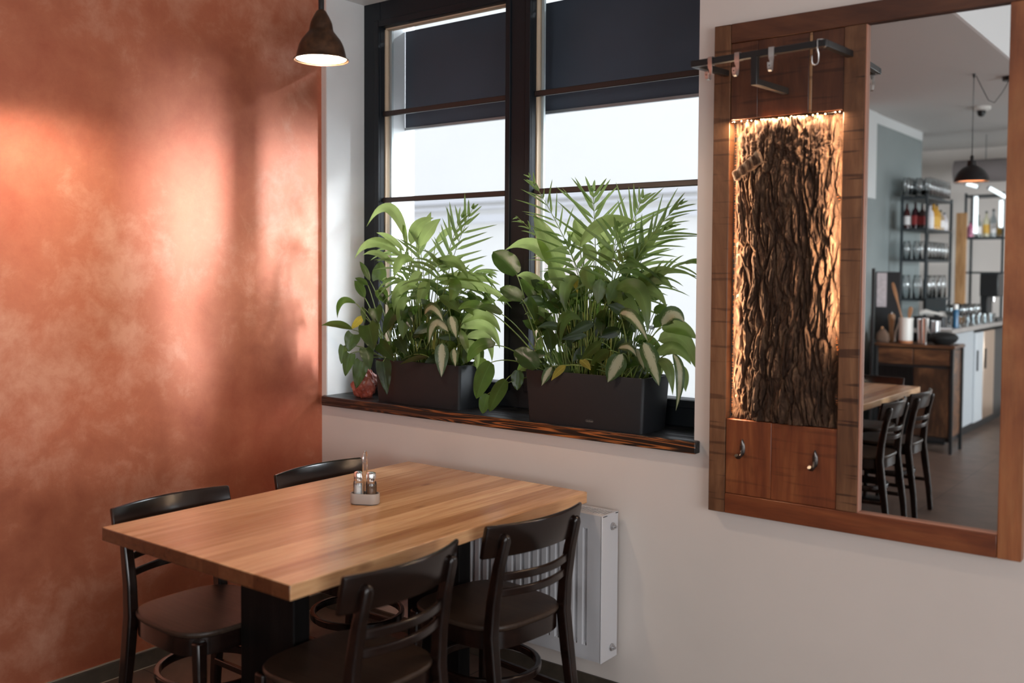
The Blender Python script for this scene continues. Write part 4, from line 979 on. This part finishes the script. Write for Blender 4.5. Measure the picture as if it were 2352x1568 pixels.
undergrowth((.60, .10, ZP1-.015), .17, 170, .02, .30, 'dense small-leaved green plant filling the left trough', 32)

#@@PART3

# ------------------------------------------------------------------ the bar end of the room, seen in the mirror
def rbox(nm, x0, x1, y0, y1, z0, z1, m, P, o, bev=.002):
    return loc(MB().box(x0, x1, y0, y1, z0, z1).build(nm, m, P, bevel=bev), o)
M_RUST = wood('vintage_brown_board', ((.025, .012, .007), (.11, .048, .022), (.26, .12, .052)), 0, 1.6, .45, 5, .1)
o = (.96, -6.04, 0); cb = empty('sideboard', o, 0, 'brown wood sideboard with black metal frame, in the mirror beside the bar', 'cabinet')
for x, y in ((.655, -5.875), (1.285, -5.875), (.655, -6.205), (1.285, -6.205)): rbox('leg', x-.013, x+.013, y-.013, y+.013, 0, .898, M_BLACK, cb, o)
rbox('top_board', .64, 1.305, -6.222, -5.858, .898, .925, M_RUST, cb, o)
rbox('body', .670, 1.272, -6.20, -5.885, .10, .897, M_BLACK, cb, o)
rbox('side_board', 1.273, 1.279, -6.19, -5.89, .14, .88, M_RUST, cb, o)
for a, b_ in ((.672, .965), (.975, 1.268)):
    d_ = rbox('drawer', a, b_, -5.884, -5.868, .75, .885, M_RUST, cb, o)
    loc(MB().box((a+b_)/2-.03, (a+b_)/2+.03, -5.868, -5.856, .845, .853).build('drawer_handle', M_BLACK, d_), (0, 0, 0)).matrix_parent_inverse = d_.matrix_parent_inverse.copy()
d_ = rbox('door', .975, 1.268, -5.884, -5.870, .14, .725, wood('vintage_brown_door', ((.016, .008, .005), (.055, .025, .012), (.15, .068, .030)), 2, 1.6, .45, 5, .1), cb, o)
rbox('door', .672, .965, -5.884, -5.872, .14, .725, M_PED, cb, o)
# dark post and notice board behind the sideboard
o_ = MB().box(.618, .640, -5.845, -5.815, 0, 1.58).build('upright_post', M_BLACK, None, bevel=.002); tag(o_, 'tall dark upright post at the left end of the sideboard, in the mirror', 'post')
nb_ = empty('notice_board', (.64, -6.21, .925), 0, 'dark board with a pinkish paper notice standing on the sideboard', 'board'); o = (.64, -6.21, .925)
rbox('board', .530, .750, -6.218, -6.205, .925, 1.55, plain('dark_board', (.03, .03, .032), .6), nb_, o)
rbox('paper', .543, .632, -6.2045, -6.203, 1.23, 1.54, plain('pinkish_paper', (.66, .58, .60), .8, noise_amt=.15, nscale=30), nb_, o, 0)
M_TAN = plain('tan_wood', (.46, .24, .12), .55, noise_amt=.15); M_JARW = plain('white_glazed_ceramic', (.78, .76, .72), .4); M_KR = plain('brown_felt', (.16, .10, .07), .9, noise_amt=.2)
pb = empty('drawstring_pouch', (.680, -5.955, .925), 0, 'small brown pouch at the left end of the sideboard', 'pouch')
m_ = MB()
for z, hx, hy in ((0, .052, .030), (.03, .058, .036), (.075, .050, .030), (.105, .028, .018), (.12, .012, .010)):
    for k in range(16): a = 2*PI*k/16; m_.v.append((hx*math.copysign(abs(math.cos(a))**.7, math.cos(a)), hy*math.copysign(abs(math.sin(a))**.7, math.sin(a)), z))
for i in range(4):
    for k in range(16): m_.f.append((i*16+k, i*16+(k+1) % 16, (i+1)*16+(k+1) % 16, (i+1)*16+k))
m_.f.append(tuple(reversed(range(16)))); m_.f.append(tuple(64+k for k in range(16)))
m_.build('bag', M_KR, pb, smooth=True)
MB().lathe([(.0005, -.012), (.010, -.008), (.012, 0), (.009, .008), (.0005, .012)], c=(0, .02, .128), n=14).build('wooden_bead', M_TAN, pb, smooth=True)
pm = empty('pepper_mill', (.715, -6.09, .925), 0, 'pale wooden pepper mill on the sideboard behind the brown pouch', 'pepper mill')
MB().lathe([(.027, 0), (.028, .01), (.022, .06), (.020, .12), (.026, .165), (.0265, .18)], n=24, cap0=True).build('body', M_TAN, pm, smooth=2)
MB().lathe([(.0265, .182), (.030, .20), (.030, .23), (.022, .248), (.0005, .252)], n=24).build('head', M_TAN, pm, smooth=2)
MB().lathe([(.006, .25), (.007, .262), (.0005, .268)], n=12).build('knob', M_CHROME, pm, smooth=True)
ju = empty('utensil_jar', (.875, -5.97, .925), 0, 'white utensil jar with terracotta foot on the sideboard', 'jar')
MB().lathe([(.058, .024), (.060, .05), (.062, .215), (.060, .222), (.055, .22), (.054, .04), (.0005, .03)], n=32).build('body', M_JARW, ju, smooth=2)
MB().lathe([(.0005, 0), (.056, 0), (.058, .004), (.058, .0235), (.0005, .0236)], n=32).build('foot', plain('terracotta', (.45, .18, .08), .7), ju, smooth=2)
MB().bar([(-.056, 0, .19), (-.085, 0, .10), (-.092, 0, .01)], .022, .008, up=(1, 0, 0)).build('handle', M_JARW, ju, bevel=.002)
def spoon(A, B, w, label):
    A, B = Vector(A), Vector(B); S_ = empty('wooden_spoon', tuple(A), 0, label, 'spoon', 'wooden spoons in the white jar')
    d = B-A; pts = [d*t for t in (0, .3, .6, .7, .8, .9, .97, 1)]
    MB().bar(pts, [.012, .012, .013, .022*w, .032*w, .034*w, .026*w, .012], [.009, .009, .009, .008, .008, .008, .008, .006], up=(0, 1, 0)).build('spoon_body', M_TAN, S_, bevel=.002)
spoon((.885, -5.975, .965), (.748, -5.985, 1.455), .9, 'long wooden spoon leaning left out of the white jar')
spoon((.875, -5.96, .965), (.915, -5.965, 1.245), 1.1, 'short wooden spoon standing upright in the white jar')
def tumbler(x, y, z, r0, r1, h, m, name, label, cat, group=None):
    t = MB().lathe([(.0005, 0), (r0, 0), (r1, h), (r1-.0015, h), (r0-.0015, .004), (.0005, .004)], n=20).build(name, m, None, smooth=2)
    t.location = (x, y, z); tag(t, label, cat, group); return t
tumbler(1.000, -6.00, .925, .034, .045, .215, M_STEEL, 'steel_beaker', 'wide steel beaker just right of the white jar', 'beaker', 'steel beakers on the sideboard')
tumbler(1.048, -5.925, .925, .020, .027, .225, M_CHROME, 'steel_beaker', 'slim shiny steel beaker at the front edge of the sideboard', 'beaker', 'steel beakers on the sideboard')
tumbler(1.095, -6.06, .925, .034, .043, .20, M_STEEL, 'steel_beaker', 'steel beaker beside the black bowl', 'beaker', 'steel beakers on the sideboard')
bw = MB().lathe([(.0005, 0), (.055, 0), (.100, .022), (.122, .055), (.118, .075), (.085, .098), (.035, .108), (.0005, .110)], n=32).build('round_black_basket', plain('matt_black', (.006, .006, .006), .8), None, smooth=2)
bw.location = (1.178, -6.00, .925); tag(bw, 'squat round black covered basket on the right end of the sideboard', 'basket')
# bar counter
o = (.84, -7.7, 0); br_ = empty('bar_counter', o, 0, 'bar counter with grey top and steel fronts, seen in the mirror', 'bar counter')
M_BTOP = plain('grey_bar_top', (.30, .27, .25), .4, noise_amt=.1); M_PANEL = plain('pale_corrugated_panel', (.42, .44, .46), .45)
rbox('counter_top', .53, 1.175, -9.30, -6.32, 1.0, 1.04, M_BTOP, br_, o)
rbox('carcass', .55, 1.145, -9.28, -6.34, .09, .999, M_PED, br_, o)
rbox('plinth', .57, 1.12, -9.26, -6.36, 0, .0895, M_BLACK, br_, o)
m_ = MB(); y = -6.36
while y > -7.18: m_.box(1.1455, 1.153, y-.030, y, .10, .99); y -= .045
loc(m_.build('slatted_panel', M_PANEL, br_), o)
M_WARM = plain('satin_copper_steel', (.62, .46, .34), .30, .9)
rbox('fridge_door', 1.1455, 1.175, -7.53, -7.21, .10, .97, M_PANEL, br_, o, .004)
rbox('fridge_door', 1.1455, 1.175, -8.02, -7.55, .10, .97, M_WARM, br_, o, .004)
rbox('fridge_door', 1.1455, 1.165, -8.9, -8.05, .10, .97, M_BLACK, br_, o, .004)
for y in (-7.25, -7.59): rbox('door_handle', 1.176, 1.190, y-.012, y, .60, .80, M_BLACK, br_, o)
# shelf units standing on the bar
M_SH = plain('dark_blue_grey_steel', (.028, .038, .044), .45)
def rack(x0, x1, y0, y1, zs, ztop, label, zbot=1.04):
    o = ((x0+x1)/2, (y0+y1)/2, zbot); S_ = empty('shelf_unit', o, 0, label, 'shelf')
    for x in (x0, x1-.022):
        for y in (y0, y1-.022): rbox('post', x, x+.022, y, y+.022, zbot, ztop, M_SH, S_, o, 0)
    for z in list(zs)+[ztop-.02]: rbox('shelf_board', x0+.001, x1-.001, y0+.001, y1-.001, z-.02, z, M_SH, S_, o, 0)
    return S_
rack(.625, .868, -7.50, -6.60, (1.30, 1.67, 1.96), 2.275, 'black steel shelf unit on the bar crowded with bottles and glasses')
rack(.745, 1.14, -8.80, -8.50, (1.56, 1.935), 2.41, 'farther black steel shelf unit at the back of the bar')
bd_ = MB().box(.868, .968, -7.66, -7.635, 1.04, 2.15).build('wooden_board', wood('honey_plank', ((.40, .21, .09), (.52, .29, .13), (.60, .36, .18)), 2, 1, .5), None, bevel=.003)
tag(bd_, 'upright honey-coloured wooden plank between the two shelf units, in the mirror', 'plank')
M_CG = plain('clear_glassware', (.62, .66, .67), .12, .55)
M_GW = glassy('bar_glass', alpha=.14, tint=(.90, .93, .94))
def wine(x, y, z, label='clear stemmed glass standing on the bar top', group='stemmed glasses on the bar'):
    t = MB().lathe([(.0005, 0), (.034, .001), (.034, .003), (.004, .008), (.0035, .085), (.022, .102), (.040, .135), (.041, .165), (.034, .205), (.0325, .205), (.0395, .165), (.038, .137), (.021, .106), (.0005, .1)], n=16).build('wine_glass', M_GW, None, smooth=True)
    t.location = (x, y, z); tag(t, label, 'glass', group); return t
w0 = wine(1.06, -6.80, 1.04)
for x, y in ((1.12, -6.90), (1.00, -6.92), (1.08, -7.02), (1.13, -7.12), (1.02, -7.14), (1.10, -7.26), (1.05, -7.36), (1.13, -7.40), (.98, -7.28)):
    c_ = w0.copy(); COL.objects.link(c_); c_.location = (x, y, 1.04)
g0 = tumbler(1.08, -7.56, 1.04, .030, .036, .085, M_GW, 'drinking_glass', 'clear low tumbler stored upside down on the bar top', 'glass', 'low tumblers at the far part of the bar'); 
for i in range(17):
    c_ = g0.copy(); COL.objects.link(c_); c_.location = (1.01+.08*(i % 2)+.02*(i % 3), -7.66-.085*(i//2), 1.04)
# bottles
def bottle(x, y, z, h, r_, col, lab, label, group):
    B = empty('bottle', (x, y, z), 0, label, 'bottle', group)
    MB().lathe([(.0005, 0), (r_, 0), (r_, h*.58), (r_*.8, h*.68), (r_*.36, h*.78), (r_*.34, h*.93)], n=16).build('glass_body', plain('bottle_'+lab+str(h), col, .15), B, smooth=2)
    MB().lathe([(r_+.0006, h*.14), (r_+.0006, h*.48)], n=16).build('paper_label', LABM[lab], B, smooth=True)
    MB().lathe([(r_*.38, h*.92), (r_*.38, h), (.0005, h)], n=12).build('stopper', LABM['cap'], B, smooth=2)
    return B
LABM = {'white': plain('white_label', (.75, .72, .72), .7), 'red': plain('dark_red_label', (.28, .02, .02), .6), 'amber': plain('amber_label', (.62, .35, .05), .6), 'pink': plain('pink_label', (.65, .25, .36), .6), 'cap': plain('dark_cap', (.02, .02, .02), .4)}
G1 = 'bottles on the top level of the nearer shelf unit'
for (x, y, h, r_, c_, lb, tx) in ((.665, -6.66, .24, .032, (.05, .01, .01), 'white', 'dark bottle with white label at the left front of the nearer shelf'),
        (.735, -6.68, .25, .034, (.03, .005, .01), 'red', 'dark bottle with dark red label in the middle front of the nearer shelf'),
        (.800, -6.67, .23, .033, (.04, .02, .02), 'red', 'dark bottle with red label by the front right post of the nearer shelf'),
        (.820, -6.86, .24, .036, (.70, .68, .70), 'white', 'milky white bottle on the long side of the nearer shelf'),
        (.820, -6.98, .26, .040, (.52, .26, .03), 'amber', 'fat amber bottle on the long side of the nearer shelf'),
        (.820, -7.10, .25, .036, (.55, .30, .05), 'amber', 'second amber bottle on the long side of the nearer shelf'),
        (.820, -7.24, .20, .036, (.40, .30, .20), 'white', 'brownish bottle with white label near the far end of the nearer shelf'),
        (.820, -7.38, .18, .034, (.60, .56, .58), 'white', 'short pale bottle at the far end of the nearer shelf')):
    bottle(x, y, 1.96, h, r_, c_, lb, tx, G1)
G2 = 'bottles on the farther shelf unit'
for (x, h, c_, lb, tx) in ((.79, .17, (.55, .16, .26), 'pink', 'short pink bottle at the left of the farther shelf unit'), (.87, .24, (.20, .22, .20), 'white', 'bottle with white label on the farther shelf unit'),
        (.95, .28, (.55, .50, .35), 'amber', 'tall pale bottle with amber label on the farther shelf unit'), (1.02, .30, (.40, .42, .42), 'white', 'tallest clear bottle on the farther shelf unit'), (1.09, .22, (.60, .42, .25), 'amber', 'brown bottle at the right of the farther shelf unit')):
    bottle(x, -8.58, 1.935, h, .034, c_, lb, tx, G2)
# glasses and jars on the shelves
def jar(x, y, z, r_, h): 
    t = MB().lathe([(.0005, 0), (r_, .002), (r_, h*.75), (r_*.75, h*.88), (r_*.8, h), (r_*.76, h), (.0005, h*.97)], n=16).build('glass_jar', M_GW, None, smooth=True); t.location = (x, y, z); return t
rg = random.Random(9)
ORD = ['', 'first', 'second', 'third', 'fourth', 'fifth', 'sixth', 'seventh', 'eighth', 'ninth', 'last']
j0 = tag(jar(.67, -6.66, 1.67, .036, .17), 'clear tall glass at the front left, middle level of the nearer shelf unit', 'glass', 'glasses on the middle level of the nearer shelf unit')
for x, y in ((.76, -6.67), (.82, -6.68), (.82, -6.80), (.82, -6.92), (.82, -7.04), (.82, -7.16), (.82, -7.30), (.82, -7.42)):
    c_ = j0.copy(); COL.objects.link(c_); c_.location = (x, y, 1.67); c_['label'] = 'clear tall glass, %s from the front left, middle level of the nearer shelf unit' % ORD[int(round(len([o for o in COL.objects if o.get('group') == j0['group']])))]
j1 = tag(jar(.67, -6.66, 1.30, .042, .22), 'clear wide glass at the front left, lowest level of the nearer shelf unit', 'glass', 'glasses on the lowest level of the nearer shelf unit')
for x, y in ((.77, -6.67), (.81, -6.86), (.81, -7.0), (.81, -7.2), (.81, -7.38)):
    c_ = j1.copy(); COL.objects.link(c_); c_.location = (x, y, 1.30); c_['label'] = 'clear wide glass, %s from the front left, lowest level of the nearer shelf unit' % ORD[int(round(len([o for o in COL.objects if o.get('group') == j1['group']])))]
j2 = tag(jar(.66, -6.66, 2.2755, .042, .16), 'clear glass on the top board of the nearer shelf unit', 'glass', 'glasses on the top board of the nearer shelf unit')
for i in range(22):
    c_ = j2.copy(); COL.objects.link(c_); c_.location = (.665+.082*(i % 3), -6.75-.105*(i//3), 2.2755)
wb = tumbler(.82, -6.70, 1.04, .034, .030, .15, M_JARW, 'white_canister', 'white canister standing under the nearer shelf unit', 'canister')
sc_ = empty('small_screen', (.97, -6.56, 1.04), 0, 'small dark screen on a stand near the end of the bar', 'screen'); o = (.97, -6.56, 1.04)
rbox('display', .88, 1.06, -6.57, -6.555, 1.19, 1.31, plain('dark_screen', (.05, .065, .07), .2), sc_, o); rbox('stand', .95, .99, -6.60, -6.572, 1.04, 1.24, M_BLACK, sc_, o); rbox('base', .90, 1.04, -6.64, -6.52, 1.0405, 1.055, M_BLACK, sc_, o)
wt = empty('white_hand_tool', (.90, -6.42, 1.04), 0, 'white tube-like hand tool lying across the black box on the bar', 'tool'); 
q = MB().tube([(-.03, 0, .135), (.02, 0, .150), (.08, 0, .140), (.16, .0, .128)], [.020, .024, .014, .013], 12).build('tool_body', M_JARW, wt, smooth=2)
MB().lathe([(.0005, 0), (.010, 0), (.0005, .02)], c=(-.03, 0, .112), n=8).build('nozzle', M_STEEL, wt)
bx_ = MB().box(.82, 1.08, -6.48, -6.36, 1.0405, 1.146).build('black_box', M_BLACK, None, bevel=.006); tag(bx_, 'low black box on the near end of the bar under the white tool', 'box')
bb_ = empty('blue_bottle', (1.118, -6.66, 1.04), 0, 'slim blue bottle with pale cap on the bar near its end', 'bottle')
MB().lathe([(.0005, 0), (.026, 0), (.026, .15), (.018, .17)], n=18).build('body', plain('blue_plastic', (.02, .10, .20), .3), bb_, smooth=2)
MB().lathe([(.018, .17), (.021, .172), (.021, .215), (.0005, .218)], n=18).build('cap', M_JARW, bb_, smooth=2)
pp = MB().box(1.00, 1.16, -6.50+.15, -6.345+.01, 1.0405, 1.052).build('paper_stack', plain('white_paper', (.75, .72, .72), .8), None); pp.location = (0, 0, 0); tag(pp, 'stack of white papers on the near corner of the bar top', 'papers')
cm_ = empty('coffee_machine', (1.05, -8.25, 1.04), 0, 'black coffee machine standing on the bar near the far shelf unit', 'coffee machine'); o = (1.05, -8.25, 1.04)
rbox('body', .98, 1.16, -8.48, -8.20, 1.30, 1.54, M_BLACK, cm_, o, .01); rbox('base', .98, 1.16, -8.48, -8.20, 1.041, 1.08, M_BLACK, cm_, o, .004); rbox('column', .98, 1.05, -8.48, -8.24, 1.08, 1.30, M_BLACK, cm_, o, .004)
loc(MB().lathe([(.012, 0), (.012, .05), (.0005, .055)], c=(1.12, -8.19, 1.25), n=12).build('spout', M_CHROME, cm_, smooth=2), o)
# glowing tubes: the upright pair imitates window reflections, the slanting pair are duct lights
M_TUBE = emit('cool_tube_glow', (.90, .97, 1.0), 1.6)
def gtube(A, B, r_, label):
    A, B = Vector(A), Vector(B); T_ = empty('glow_tube', tuple(A), 0, label, 'light', 'bright light tubes above the bar'); d = B-A; u = d.normalized()
    MB().tube([u*.01, d-u*.01], r_, 12).build('tube', M_TUBE, T_, smooth=2); MB().tube([(0, 0, 0), u*.012], r_*1.1, 12).tube([d-u*.012, d], r_*1.1, 12)
    MB().tube([(0, 0, 0), u*.012], r_*1.1, 12).build('end_cap', M_STEEL, T_); MB().tube([d-u*.012, d], r_*1.1, 12).build('end_cap', M_STEEL, T_)
gtube((.865, -8.47, 1.96), (.865, -8.47, 2.38), .022, 'upright glowing tube standing in for a window reflection at the left of the farther shelf unit')
gtube((1.115, -8.47, 2.02), (1.115, -8.47, 2.33), .022, 'upright glowing tube standing in for a window reflection at the right of the farther shelf unit')
gtube((.86, -8.0, 2.475), (.98, -8.05, 2.435), .018, 'short slanting bright tube under the grey duct')
gtube((1.08, -8.0, 2.425), (1.24, -8.1, 2.315), .020, 'longer slanting bright tube right of the short one under the grey duct')
du = empty('ventilation_duct', (.7, -8.25, 2.62), 0, 'fat grey ventilation duct hanging above the bar', 'duct')
MB().tube([(.0, 0, 0), (1.5, 0, 0)], .12, 28).build('pipe', plain('taupe_duct', (.20, .17, .165), .6), du, smooth=2)
for x in (.3, 1.2): MB().tube([(x, 0, .115), (x, 0, .375)], .004, 6).build('hanger', M_BLACK, du)
dc = empty('dome_camera', (1.345, -6.42, CEIL), 0, 'small white ceiling camera with black dome, seen in the mirror', 'camera')
MB().lathe([(.075, 0), (.075, -.022), (.060, -.032), (.0005, -.033)], n=28).build('base', M_JARW, dc, smooth=2)
MB().lathe([(.034, -.034), (.036, -.055), (.026, -.078), (.0005, -.088)], n=24).build('dome', M_BLACK, dc, smooth=2)
# unseen window frame added in the right wall around the side fill light
w2 = empty('added_window', (6.45, -3.3, .8)); w2['kind'] = 'structure'; o = (6.45, -3.3, .8)
for y0, y1, z0, z1 in ((-5.0, -4.93, .8, 2.45), (-1.67, -1.6, .8, 2.45), (-4.93, -1.67, .8, .87), (-4.93, -1.67, 2.38, 2.45), (-3.33, -3.27, .87, 2.38)):
    rbox('frame_rail', 6.42, 6.48, y0, y1, z0, z1, M_FRAME, w2, o)
